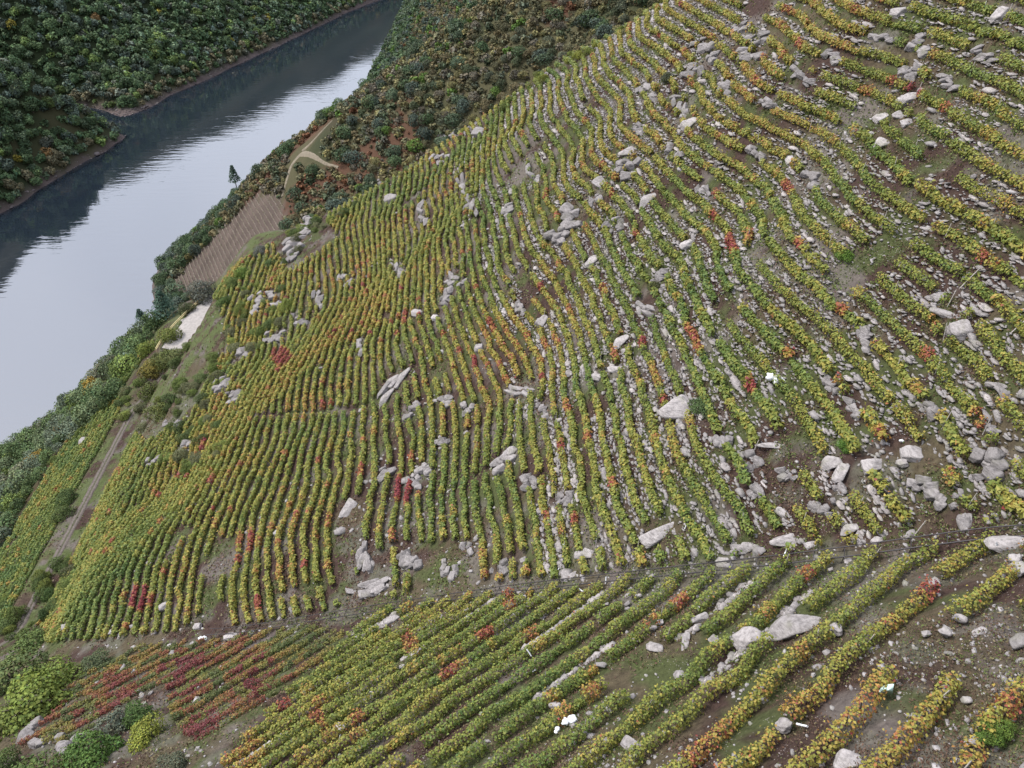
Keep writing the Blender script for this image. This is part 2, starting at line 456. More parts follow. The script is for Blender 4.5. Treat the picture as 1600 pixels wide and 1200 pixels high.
c = mixc(c, stony*0.85, rocky*sstep(0.40, 0.65, n_b)*0.55)
forest = np.array([0.020, 0.028, 0.013]); brack = np.array([0.068, 0.036, 0.024]); olive = np.array([0.055, 0.052, 0.028]); shore = np.array([0.075, 0.060, 0.058])
cf = mixc(np.tile(olive, (len(gx), 1)), brack, sstep(0.50, 0.66, fbm(gx/38, gy/38, 65, 3)+0.5)*0.9)
cf = mixc(cf, forest, sstep(0.55, 0.7, n_c)*0.7)
c[reg == 2] = cf[reg == 2]
BAREP = [(262, 452), (300, 405), (350, 352), (398, 302), (436, 306), (448, 335), (430, 372), (400, 402), (345, 440), (300, 462)]
co = mixc(np.tile(forest, (len(gx), 1)), olive*0.8, sstep(0.5, 0.75, n_c)*0.7)
c[reg == 3] = co[reg == 3]
c = mixc(c, np.array([0.074, 0.058, 0.050])*(0.7+0.6*n_a[:, None]), inpoly(gu, gv, BAREP)*(reg == 2)*1.0)
bank = (reg == 0) & (gx+0.085*gy < -124); c[bank] = cf[bank]*0.8
sh = sstep(6.5, 2.5, gz-HW+4*(n_c-0.5))
c = mixc(c, shore*(0.7+0.6*n_b[:, None]), sh*(reg >= 0))
ny, nx = GX.shape
idx = np.arange(nx*ny).reshape(ny, nx)
F = np.stack([idx[:-1, :-1], idx[:-1, 1:], idx[1:, 1:], idx[1:, :-1]], -1).reshape(-1, 4)
me = mesh_from('hillside', np.stack([gx, gy, gz], -1), F, None, [M['ground']], True)
ca = me.color_attributes.new('col', 'FLOAT_COLOR', 'POINT')
c4 = np.ones((len(gx), 4), np.float32); c4[:, :3] = c; c4[:, 3] = np.where((reg < 2) & ~bank, 1.0, 0.0)
ca.data.foreach_set('color', c4.ravel())
land = obj('terrain', me); tag(land, 'steep terraced gorge sides falling to the river', None, None, 'structure')
wv = np.array([(-3600, -900, HW), (2600, -900, HW), (2600, 5200, HW), (-3600, 5200, HW)], float)
river = obj('river', mesh_from('river', wv, np.array([[0, 1, 2, 3]]), None, [M['water']]))
tag(river, 'wide calm dark river reflecting the pale sky', None, None, 'structure')

def drape_ribbon(name, pts, widths, material, lift=0.08, cols=None, nacross=5, hfun=height_t):
    """a strip of ground laid over the hillside along plan points"""
    pts = np.asarray(pts, float)[:, :2]; d = np.r_[0, np.cumsum(np.linalg.norm(np.diff(pts, axis=0), axis=1))]
    n = max(int(d[-1]/0.8), 4); t = np.linspace(0, d[-1], n)
    cx = np.interp(t, d, pts[:, 0]); cy = np.interp(t, d, pts[:, 1]); w = np.interp(t, d, widths)
    cx = np.convolve(np.pad(cx, 4, 'edge'), np.ones(9)/9, 'valid'); cy = np.convolve(np.pad(cy, 4, 'edge'), np.ones(9)/9, 'valid')
    tx = np.gradient(cx); ty = np.gradient(cy); L_ = np.hypot(tx, ty)+1e-9
    a = np.linspace(-0.5, 0.5, nacross)
    wob = 1+0.25*vnoise(t/1.7, t*0, 71)[:, None]
    X = cx[:, None]+(-ty/L_)[:, None]*a*w[:, None]*wob; Y = cy[:, None]+(tx/L_)[:, None]*a*w[:, None]*wob
    Z = hfun(X.ravel(), Y.ravel()).reshape(X.shape)+lift
    Z[:, 0] -= lift+0.12; Z[:, -1] -= lift+0.12
    i = np.arange(n*nacross).reshape(n, nacross)
    F = np.stack([i[:-1, :-1], i[:-1, 1:], i[1:, 1:], i[1:, :-1]], -1).reshape(-1, 4)
    V = np.stack([X, Y, Z], -1).reshape(-1, 3)
    col = None if cols is None else np.tile(np.asarray(cols), (n, 1))
    m = mesh_from(name, V, F, col, [material], True)
    return m

# farm track on its bench along the foot of the spur
ty_ = np.arange(74, 171, 1.5)
tx_ = TRACK_S-0.085*ty_
tx_ = tx_+np.interp(ty_, [150, 171], [0, 5.0])
rut = [0.085, 0.072, 0.066]; mid = [0.050, 0.052, 0.030]; pale = [0.115, 0.10, 0.092]
o = obj('track', drape_ribbon('track', np.stack([tx_, ty_], -1), np.full(len(ty_), 2.3), M['ground'], 0.10, [mid, rut, pale, mid, pale, rut, mid], 7, height))
tag(o, 'narrow grey farm track with two wheel ruts', None, None, 'structure')
pp = np.array([(-100, 169), (-97.5, 177), (-96.5, 186), (-96.3, 195), (-96.5, 203)])
o = obj('gravel_pad', drape_ribbon('gravel_pad', pp, [7.5, 10.5, 11.5, 9, 4.5], M['gravel'], 0.12, None, 9, height))
tag(o, 'pale gravel turning pad above the river', None, None, 'structure')
def pixpath(pix): return hit(np.array([p[0] for p in pix], float), np.array([p[1] for p in pix], float))
o = obj('footpath', drape_ribbon('footpath', pixpath([(530, 262), (505, 254), (482, 241), (470, 240), (455, 258), (447, 285), (440, 310)]), np.array([2.0, 2.4, 4, 5, 3, 2.0, 1.6]), M['path'], 0.5, None, 5, height))
tag(o, 'pale dirt path bending over the shrubby spur', None, None, 'structure')
o = obj('footpath', drape_ribbon('footpath', pixpath([(470, 238), (488, 222), (503, 205), (520, 188)]), np.array([4, 2.6, 2, 1.6]), M['path'], 0.5, None, 5, height))
tag(o, 'straight pale dirt path running down the far spur', None, None, 'structure')
# ---------------------------------------------------------------- rocks
def ico(sub):
    b = bmesh.new(); bmesh.ops.create_icosphere(b, subdivisions=sub, radius=1.0)
    V = np.array([v.co[:] for v in b.verts]); F = np.array([[v.index for v in f.verts] for f in b.faces]); b.free()
    return V, F
ICO1, ICO2, ICO3 = ico(1), ico(3), ico(4)

def rock_shape(base, rg, ncut=13, flat=0.75, rough=0.05):
    """a boulder: planes cut from a ball, then weathered"""
    V, F = base; V = unit(V.copy())
    ax = np.array([(1, 0, 0), (-1, 0, 0), (0, 1, 0), (0, -1, 0), (0, 0, 1), (0, 0, -1)], float)
    nn = np.concatenate([unit(ax+0.28*rg.normal(size=(6, 3))), unit(rg.normal(size=(ncut-5, 3)))])
    dd = np.concatenate([rg.uniform(0.62, 0.86, 6), rg.uniform(0.62, 0.95, ncut-5)])
    dot = V@nn.T
    r = np.min(np.where(dot > 0.05, dd/np.maximum(dot, 0.05), 9), 1)
    r = np.minimum(r, 1.12)
    P = V*r[:, None]
    k = 2.3; o = rg.uniform(0, 50, 3)
    d = vnoise(P[:, 0]*k+o[0], P[:, 1]*k+P[:, 2]*1.7+o[1], 77)+0.5*vnoise(P[:, 0]*2*k+o[1], P[:, 2]*2*k+P[:, 1]+o[2], 78)
    P = P*(1+rough*2*d)[:, None]
    P[:, 2] *= flat
    return P, F

rock_lib = []
for i in range(12):
    rg = np.random.default_rng(100+i)
    P, F = rock_shape(ICO2, rg, rg.integers(7, 12), rg.uniform(0.6, 0.95), 0.07)
    rock_lib.append(mesh_from('boulder', P, F, None, [M['rock']]))
big_lib = []
for i in range(8):
    rg = np.random.default_rng(200+i)
    P, F = rock_shape(ICO3, rg, rg.integers(7, 11), rg.uniform(0.75, 0.95), 0.06)
    big_lib.append(mesh_from('boulder', P, F, None, [M['rock']]))

rock_sites = []      # x, y, radius: vines and walls keep clear of these
def place_rock(u, v, w, h, rot, label, lib, shade=1.0, thin=1.0, group=None, name='boulder', sink=0.0, p=None):
    """a boulder whose middle lies where the sight line meets the slope; w, h its size in photo pixels"""
    dep = p[1]*CP-p[2]*SP
    a = 0.5*w*dep/FPX; b = 0.5*h*dep/FPX*1.08
    # axes: along the picture's rotated horizontal and vertical, lying against the hillside
    e = 0.6
    h4 = height(p[0]+np.array([e, -e, 0, 0]), p[1]+np.array([0, 0, e, -e])); nx_ = -(h4[0]-h4[1])/(2*e); ny_ = -(h4[2]-h4[3])/(2*e)
    nrm = np.array([nx_, ny_, 1.0]); nrm /= np.linalg.norm(nrm)
    nrm = nrm*0.6+np.array([0, -0.5, 0.6])*0.5; nrm /= np.linalg.norm(nrm)
    hx = np.array([math.cos(R(rot)), math.sin(R(rot))*SP, math.sin(R(rot))*CP])
    ax = hx-nrm*hx.dot(nrm); ax /= np.linalg.norm(ax); ay = np.cross(nrm, ax)
    from mathutils import Matrix
    th = thin*0.8*min(a, b)
    o = obj(name, lib)
    m3 = Matrix(((ax[0]*a, ay[0]*b, nrm[0]*th), (ax[1]*a, ay[1]*b, nrm[1]*th), (ax[2]*a, ay[2]*b, nrm[2]*th))).to_4x4()
    m3.translation = tuple(p+nrm*th*sink)
    o.matrix_world = m3
    o.color = (shade, shade*0.985, shade*0.975, 1)
    tag(o, label, 'boulder', group)
    rock_sites.append((p[0], p[1], max(a, b)*0.9, p[2]))
    return o

BIG = [
 (1058, 642, 58, 42, 18, 'large pale rounded boulder standing among the vine rows at mid slope', 1.55, 1.2),
 (1028, 836, 74, 27, 20, 'long pale tilted slab just above the rail', 1.35, .9),
 (1242, 980, 98, 38, 0, 'longest grey cylinder-shaped boulder lying below the rail', 1.05, 1.0),
 (1168, 999, 50, 36, 25, 'pointed pale boulder left of the longest grey boulder', 1.3, .9),
 (1306, 983, 24, 20, -40, 'small triangular stone at the right end of the longest grey boulder', 1.3, .9),
 (1500, 519, 40, 40, 0, 'round-edged grey block standing alone by the right edge', 1.15, 1.1),
 (1481, 492, 54, 15, -35, 'narrow flat slab above the round-edged grey block', 1.1, .8),
 (1464, 465, 20, 20, 0, 'small egg-shaped pale stone above the round-edged grey block', 1.2, 1),
 (1540, 728, 58, 48, 30, 'broad grey outcrop boulder by the right edge above the rail', 1.0, 1.1),
 (1362, 728, 36, 28, 0, 'smooth pale boulder in the rubble right of the slope centre', 1.4, 1),
 (1299, 724, 34, 22, 10, 'flattish pale boulder at the left of the rubble patch', 1.35, 1),
 (1312, 741, 20, 40, -40, 'tilted oblong pale stone in the rubble patch', 1.35, 1),
 (1424, 710, 42, 26, -20, 'long pale boulder at the right of the rubble patch', 1.25, .9),
 (1409, 724, 20, 16, 0, 'small rounded stone under the long boulder of the rubble patch', 1.3, 1),
 (1075, 383, 26, 20, 20, 'bright pale boulder high in the middle terraces', 1.55, 1),
 (1076, 196, 32, 24, 10, 'bright pale boulder near the upper ridge', 1.5, 1),
 (980, 238, 30, 15, 8, 'flat pale boulder below the upper ridge', 1.45, .9),
 (937, 286, 22, 28, 40, 'upright grey boulder below the flat pale one near the ridge', 1.15, 1),
 (1012, 313, 36, 18, 30, 'slanting grey boulder in the upper middle terraces', 1.15, 1),
 (926, 410, 26, 18, 40, 'pale oblong boulder in the centre of the upper slope', 1.4, 1),
 (1403, 20, 26, 22, 30, 'pale boulder at the top edge of the right slope', 1.35, 1),
 (1562, 25, 34, 24, 45, 'slanting pale boulder in the top right corner', 1.4, 1),
 (1440, 70, 32, 34, 60, 'grey cracked outcrop at the head of a stone wall, top right', 1.05, 1.1),
 (1375, 185, 26, 18, 0, 'bright white stone, topmost of the cluster under the red vine', 1.7, 1),
 (1403, 181, 18, 17, 0, 'pale round stone, middle of the cluster under the red vine', 1.45, 1),
 (1416, 193, 20, 17, 0, 'pale round stone, right of the cluster under the red vine', 1.35, 1),
 (1377, 225, 26, 22, -10, 'bright angular boulder below the stone cluster, upper right', 1.6, 1),
 (1418, 156, 34, 20, 0, 'pale boulder with the red vine growing behind it', 1.35, 1),
 (1235, 252, 18, 22, 0, 'bright egg-shaped stone in the upper right terraces', 1.6, 1),
 (1266, 279, 26, 32, 60, 'grey half-buried outcrop right of the egg-shaped stone', 0.95, 1),
 (893, 346, 40, 38, 60, 'grey cracked outcrop among vines left of the upper centre', 0.95, 1),
 (1094, 70, 24, 30, 70, 'tall grey outcrop close under the ridge', 1.0, 1.1),
 (1150, 45, 34, 18, 20, 'pale ledge on the ridge at the top', 1.1, 1),
 (750, 208, 24, 30, 70, 'upright grey rock on the ridge crest', 0.95, 1.2),
 (690, 250, 30, 18, 20, 'grey ledge on the ridge left of the upright rock', 1.0, 1),
 (612, 312, 18, 28, 70, 'small upright rock on the lower ridge crest', 1.0, 1.2),
 (468, 372, 62, 22, 15, 'layered grey ledge jutting from the end of the spur', 1.0, 1.2),
 (452, 400, 42, 28, 60, 'fractured grey rock face under the layered ledge', 1.0, 1.1),
 (478, 352, 26, 20, 40, 'grey block on top of the layered ledge', 1.1, 1),
 (400, 475, 34, 26, 30, 'grey outcrop right of the gravel pad', 1.1, 1),
 (428, 470, 20, 34, 60, 'tall rock face beside the outcrop by the gravel pad', 1.1, 1),
 (375, 548, 34, 20, 0, 'low grey outcrop below the gravel pad', 0.95, 1),
 (430, 525, 36, 18, 0, 'broken grey outcrop left in the vine block', 0.95, .8),
 (714, 440, 18, 32, 80, 'upright grey outcrop in the upper vine block', 1.0, 1),
 (652, 490, 18, 24, 60, 'leaning pale slab in the middle vine block', 1.25, .8),
 (679, 497, 16, 12, -20, 'white chip of rock right of the leaning pale slab', 1.6, 1),
 (750, 545, 18, 20, 0, 'square grey stone in the middle vine block', 1.1, 1),
 (847, 504, 26, 22, 40, 'dark-cracked round boulder in the centre of the slope', 1.15, 1),
 (1010, 482, 20, 40, 65, 'narrow grey outcrop under the mossy one', 0.95, 1),
 (1035, 440, 44, 30, 0, 'mossy grey outcrop right of the slope centre', 0.85, 1),
 (970, 534, 34, 16, 40, 'bright narrow slab leaning left of the slope centre', 1.45, .8),
 (960, 578, 12, 24, 80, 'small upright stone under the bright narrow slab', 1.4, 1),
 (934, 590, 16, 22, 60, 'pale tilted stone left of the small upright stone', 1.3, 1),
 (610, 608, 70, 18, 45, 'pale craggy ledge cutting across the middle vine rows', 1.15, .9),
 (690, 630, 34, 20, 0, 'pale broken crag right of the craggy ledge', 1.1, 1),
 (668, 735, 30, 26, 30, 'rounded grey crag in the lower middle', 1.1, 1),
 (648, 755, 22, 24, 40, 'grey crag leaning left of the rounded one', 1.1, 1),
 (545, 795, 22, 44, -30, 'steep pale slab in the lower left vine block', 1.2, .8),
 (572, 918, 78, 24, -3, 'low pale cliff above the rail', 1.1, .9),
 (790, 722, 54, 30, 30, 'wide pale crag with vines above it', 1.1, 1),
 (815, 612, 12, 46, 80, 'thin upright pale rock wall in the middle', 1.2, .8),
 (920, 866, 18, 26, 75, 'sharp split stone above the rail, right half', 1.3, .7),
 (906, 868, 18, 18, 0, 'sharp split stone above the rail, left half', 1.2, .7),
 (888, 903, 34, 14, 20, 'flat pinkish boulder touching the rail', 1.15, .9),
 (1225, 846, 46, 20, 5, 'smooth pale boulder above the rail, left of a pair', 1.35, 1),
 (1266, 852, 22, 14, 10, 'smaller smooth boulder right of the pale one above the rail', 1.35, 1),
 (1328, 827, 32, 15, 20, 'slim pale boulder above the rail', 1.35, 1),
 (1370, 846, 18, 14, 20, 'small pale boulder behind the rail', 1.3, 1),
 (1130, 880, 24, 22, 70, 'upright pale block by the rail', 1.3, 1),
 (1165, 860, 48, 26, 0, 'rubbly pale outcrop above the rail', 1.1, .8),
 (1578, 852, 66, 40, -20, 'broad pale slab under the rail at the right edge', 1.3, .8),
 (1592, 888, 26, 30, 0, 'white block beneath the slab at the right edge', 1.6, 1),
 (1476, 987, 20, 15, 0, 'rounded pale stone in the gravel at lower right', 1.3, 1),
 (1447, 990, 16, 11, 0, 'small pale stone left of the rounded one at lower right', 1.25, 1),
 (1326, 1189, 46, 30, 0, 'pale boulder at the bottom edge', 1.45, 1),
 (1225, 1134, 26, 22, 40, 'grey boulder near the bottom edge beside vines', 1.15, 1),
 (1062, 1056, 24, 17, 0, 'grey angular stone between the lower rows', 1.1, .9),
 (988, 1166, 24, 44, 75, 'grey slab with broken stones at the bottom edge', 1.1, .8),
 (1095, 965, 36, 14, 35, 'pale slab end standing out between lower rows', 1.2, .9),
 (1070, 1004, 14, 48, -28, 'long pale slab running between two lower rows', 1.15, .8),
 (1115, 1000, 18, 17, 40, 'grey stone right of the long slab in the lower rows', 1.15, 1),
 (1130, 692, 28, 32, 0, 'grey round-backed outcrop beside the salmon-red vine', 0.95, 1),
 (1210, 697, 56, 9, -18, 'thin flat stone beam leaning across a terrace', 1.25, .8),
 (608, 972, 36, 16, 40, 'pale slab below the rail in the lower middle', 1.2, .9),
 (360, 995, 34, 12, 0, 'flat pale stone at the lower left end of the rail', 1.4, .9),
 (308, 980, 18, 14, 0, 'pale stone under the last vine rows at lower left', 1.3, 1),
 (257, 948, 18, 16, 30, 'pale stone between the yellow rows at lower left', 1.35, 1),
 (100, 980, 12, 14, 0, 'small pale stone at the left foot of the yellow rows', 1.3, 1),
 (40, 1150, 60, 40, 10, 'rugged grey ledge in the lower left corner', 0.95, .8),
 (105, 1165, 46, 30, -10, 'rugged grey ledge below the red vine patch', 0.95, .8),
 (345, 735+60, 1, 1, 0, None, 1, 1),
 (130, 690, 22, 14, 20, 'pale rock on the edge of the vineyard below the track', 1.1, 1),
]
CRAGS = [(590, 287, 22, 14, 20), (660, 335, 40, 15, -60), (700, 217, 34, 20, 20), (735, 322, 42, 14, -60), (722, 285, 46, 14, -62), (800, 330, 34, 22, 0), (832, 270, 40, 15, -60), (870, 368, 42, 28, 0), (930, 312, 22, 22, 0),
 (1000, 205, 32, 14, -60), (1012, 150, 42, 20, -60), (1085, 112, 50, 24, -20), (1112, 84, 30, 26, 40), (1172, 92, 42, 26, -30), (1182, 60, 38, 20, 0), (1136, 142, 42, 22, -50), (1062, 168, 46, 14, -55), (1050, 242, 32, 26, -30), (985, 266, 42, 30, 0), (958, 352, 32, 24, 0),
 (702, 470, 42, 20, -68), (812, 482, 20, 20, 0), (622, 420, 42, 13, -62), (562, 540, 30, 14, -70), (735, 640, 26, 20, 0), (690, 690, 24, 16, 0), (642, 642, 32, 20, 30), (600, 742, 42, 20, 45), (642, 880, 42, 30, 0), (572, 870, 24, 42, 0), (702, 890, 26, 32, 0), (782, 890, 32, 24, 20),
 (728, 858, 22, 24, 0), (850, 642, 30, 13, -70), (882, 780, 32, 20, 0), (832, 752, 34, 28, 20), (1172, 722, 32, 30, 0), (1180, 772, 22, 30, 0), (1232, 742, 32, 20, 0), (1282, 800, 32, 24, 0), (1312, 772, 24, 30, 0), (1442, 762, 42, 28, -20), (1502, 822, 32, 46, 0), (1480, 782, 32, 24, 0),
 (1332, 640, 36, 18, -50), (1302, 602, 36, 22, -50), (1352, 522, 36, 22, -50), (1452, 642, 44, 22, -55), (1560, 602, 60, 15, -62), (1546, 660, 50, 15, -62), (340, 602, 42, 24, 30), (290, 700, 32, 20, 0), (240, 722, 26, 20, 0), (270, 662, 28, 16, 0), (362, 622, 32, 20, 0),
 (500, 470, 34, 15, -60), (470, 500, 30, 20, 0), (540, 440, 26, 14, -50), (1200, 160, 40, 14, -40), (1250, 120, 40, 16, -40), (1300, 90, 40, 14, -35), (1480, 130, 44, 16, -35), (1420, 110, 34, 26, -30), (1380, 60, 36, 14, -30), (1540, 90, 44, 16, -30), (1180, 240, 34, 20, -45), (1100, 300, 36, 16, -50)]
ar_ = lambda u, v: ('lower' if v > 700 else 'middle' if v > 400 else 'upper')+' '+('left' if u < 560 else 'centre' if u < 1020 else 'right')
for u, v, w, h, rot in CRAGS:
    a_ = ar_(u, v); BIG.append((u, v, w, h, rot, 'jagged grey outcrop breaking the vine rows, '+a_+' slope', 0.95, 1.1))
BIG = [b for b in BIG if b[5]]
BP = hit(np.array([float(b[0]) for b in BIG]), np.array([float(b[1]) for b in BIG]))
for i, (u, v, w, h, rot, lab, shd, thin) in enumerate(BIG):
    craggy = any(k in lab for k in ('crag', 'outcrop', 'ledge', 'cliff', 'rock face', 'rock wall'))
    if not craggy:
        place_rock(u, v, w, h, rot, lab, big_lib[i % 8], 0.1+shd*0.66, thin, p=BP[i])
    else:
        rgc = np.random.default_rng(900+i); p0 = BP[i]; dep0 = p0[1]*CP-p0[2]*SP; k0 = dep0/FPX
        root = empty('rock_outcrop', tuple(p0)); tag(root, lab, 'outcrop', 'jagged outcrops of the '+lab.split(', ')[1] if lab.startswith('jagged') else None)
        nbk = 7
        cr, sr = math.cos(R(rot)), math.sin(R(rot))
        du_ = rgc.uniform(-.42, .42, nbk)*w; dv_ = rgc.uniform(-.42, .42, nbk)*h
        pu = u+du_*cr+dv_*sr; pv_ = v-du_*sr+dv_*cr
        e_ = 0.6; h4_ = height(p0[0]+np.array([e_, -e_, 0, 0]), p0[1]+np.array([0, 0, e_, -e_])); gx_, gy_ = (h4_[0]-h4_[1])/(2*e_), (h4_[2]-h4_[3])/(2*e_)
        dr = ray(pu, pv_); tt = (p0[2]-gx_*p0[0]-gy_*p0[1])/(dr[:, 2]-gx_*dr[:, 0]-gy_*dr[:, 1]); pk = dr*tt[:, None]
        for j in range(nbk):
            if np.linalg.norm(pk[j]-p0) > 9: continue
            fw = rgc.uniform(.30, .62); o = place_rock(pu[j], pv_[j], max(w*fw, 9), max(h*fw*1.15, 8), rot+rgc.normal(0, 22), None, big_lib[rgc.integers(8)], (0.1+shd*0.62)*rgc.uniform(.75, 1.1), 1.25, name='block', p=pk[j])
            m_ = o.matrix_world.copy(); o.parent = root
            from mathutils import Matrix as MX
            o.matrix_basis = MX.Translation(tuple(-p0)) @ m_
            del o['category']


# lesser boulders: scattered, and thicker in the rocky belts
rg = np.random.default_rng(5)
cand = np.stack([rg.uniform(200, 1600, 2600), rg.uniform(40, 1195, 2600)], -1)
P = hit(cand[:, 0], cand[:, 1]); dz = zU(P[:, 0], P[:, 1])-zL(P[:, 0], P[:, 1])
ss = scoord(P[:, 0], P[:, 1])
ok = (P[:, 1] < 178) & (ss > -86)
pr = np.full(len(P), 0.05)
for poly in ROCKY: pr = np.where(inpoly(cand[:, 0], cand[:, 1], poly), 0.55, pr)
pr = np.where(fbm(P[:, 0]/9, P[:, 1]/9, 64, 3) > 0.20, pr+0.25, pr)
pr = np.where(cand[:, 0] > 950, pr*1.7, pr)
ok &= rg.uniform(size=len(P)) < pr
pick = np.where(ok)[0]
areas = lambda u, v: ('lower' if v > 930 else 'middle' if v > 480 else 'upper')+' '+('left' if u < 620 else 'centre' if u < 1080 else 'right')
nb = 0
for i in pick:
    if nb >= 85: break
    u, v = cand[i]
    if math.hypot(u-1320, v-694) < 30: continue
    if any((P[i, 0]-a)**2+(P[i, 1]-b)**2 < (r+0.5)**2 for a, b, r, _ in rock_sites): continue
    dep = P[i, 1]*CP-P[i, 2]*SP
    size = min(rg.lognormal(-0.55, 0.42), 1.25)
    w = size*FPX/dep*rg.uniform(.9, 1.5); h = size*FPX/dep*rg.uniform(.6, 1.0)
    ar = areas(u, v)
    ton = rg.uniform(0.55, 1.0)
    lab = ('pale' if ton > .92 else 'grey')+' weathered lesser boulder among the vines, '+ar+' slope'
    place_rock(u, v, w, h, rg.uniform(-50, 60), lab, rock_lib[rg.integers(12)], ton, rg.uniform(.8, 1.1), 'lesser boulders of the '+ar+' slope', p=P[i], sink=-0.2)
    nb += 1
RS = np.array([(a, b, r) for a, b, r, _ in rock_sites])
# ---------------------------------------------------------------- vines
PAL_A = [0.0, 0.28, 0.48, 0.62, 0.76, 0.90, 1.10]
PAL = np.array([(0.074, 0.132, 0.030), (0.158, 0.194, 0.036), (0.242, 0.236, 0.044), (0.325, 0.262, 0.052), (0.325, 0.155, 0.044), (0.265, 0.068, 0.044), (0.195, 0.028, 0.042)])
def autumn(a): return np.stack([np.interp(a, PAL_A, PAL[:, i]) for i in range(3)], -1)
# vines that have turned: photo position, reach in pixels, stage
SPOTS = [(1085, 535, 26, .86), (1430, 143, 16, 1.1), (1150, 385, 20, .95), (1440, 925, 20, .9), (1095, 1190, 34, .78), (635, 770, 24, 1.0), (218, 938, 22, 1.0),
         (905, 270, 10, .85), (1150, 692, 18, .84), (1027, 633, 9, 1.0), (575, 885, 12, 1.0), (408, 945, 12, .95), (765, 515, 12, .92), (745, 570, 12, 1.0), (632, 500, 12, .86),
         (1320, 195, 10, .84), (1410, 300, 12, .95), (1550, 200, 14, .9), (1225, 305, 14, .84), (1345, 250, 12, .9), (1290, 760, 14, .92), (1530, 660, 18, .80), (1480, 560, 14, .82),
         (700, 1055, 18, .85), (1060, 950, 16, .84), (760, 1000, 16, .85), (640, 1010, 14, .86), (500, 1130, 14, .84), (960, 555, 14, .76), (1015, 595, 22, .66), (390, 850, 18, .80),
         (1430, 615, 12, .60), (870, 1110, 22, .64), (920, 1085, 16, .66), (440, 560, 16, .95), (890, 640, 12, .8), (1110, 350, 10, .95), (1160, 400, 12, .98),
         (1230, 30, 14, .82), (1350, 150, 12, .74), (1470, 20, 12, .8), (470, 640, 26, .62), (1260, 790, 12, .9),
         (930, 690, 12, .95), (1030, 690, 12, .86), (1175, 610, 10, .96), (1010, 540, 10, .98), (860, 540, 14, .74), (1000, 770, 10, .8), (380, 1180, 40, .68)]

def stage(x, y, z, rnd):
    """how far each vine has turned, 0 green to 1 crimson"""
    u, v, d = proj(np.stack([x, y, z], -1))
    a = 0.39+0.34*fbm(x/16+4, y/16, 81, 3)+0.15*(rnd-0.5)+0.20*vnoise(x/4.5, y/4.5, 83)
    a = a-0.20*sstep(-92, -98, x+0.085*y)
    a = a-0.02*sstep(620, 380, u)*sstep(520, 640, v)-0.06*sstep(500, 620, u)*sstep(900, 760, u)*sstep(600, 700, v)
    a = a+np.where(rnd > 0.982, 0.36, 0)+np.where((rnd > 0.92) & (rnd <= 0.982), 0.16, 0)
    for su, sv, r, st in SPOTS:
        k = sstep(1.15, 0.75, np.hypot(u-su, v-sv)/r); a = a*(1-k)+st*k
    return a

NO_VINE = [[(195, 600), (255, 520), (300, 470), (345, 470), (352, 545), (325, 590), (310, 630), (285, 655), (230, 690), (185, 650)],
           [(415, 360), (500, 330), (530, 372), (450, 425)], [(400, 648), (470, 644), (560, 636), (640, 588), (643, 595), (563, 643), (470, 650), (400, 654)],
           [(1385, 1000), (1600, 940), (1600, 1010), (1530, 1060), (1400, 1060)], [(520, 830), (556, 780), (575, 800), (540, 900), (600, 905), (640, 930), (520, 940)],
           [(610, 850), (740, 850), (760, 900), (690, 900), (640, 900)], [(1195, 690), (1260, 700), (1240, 800), (1190, 790)], [(1340, 700), (1440, 690), (1440, 730), (1340, 745)]]
def ye_of(x): return np.interp(x, [-140, -64, -9, 27, 60], [196, 194, 179, 157, 140])+5*vnoise(x/25, x*0+.5, 9)

def ordinal(n): return '%d%s' % (n, 'th' if 10 <= n % 100 <= 20 else {1: 'st', 2: 'nd', 3: 'rd'}.get(n % 10, 'th'))

stake_me = mesh_from('stake', *(lambda t: (t[0], t[1]))(tube([(0, 0, -0.2), (0, 0, 1.55)], [0.035, 0.03], 5)), None, [M['stake']])
stem_V, stem_F = tube([(0, 0, -0.1), (0.05, 0.03, 0.3), (0.0, 0.08, 0.65)], [0.05, 0.04, 0.03], 4)

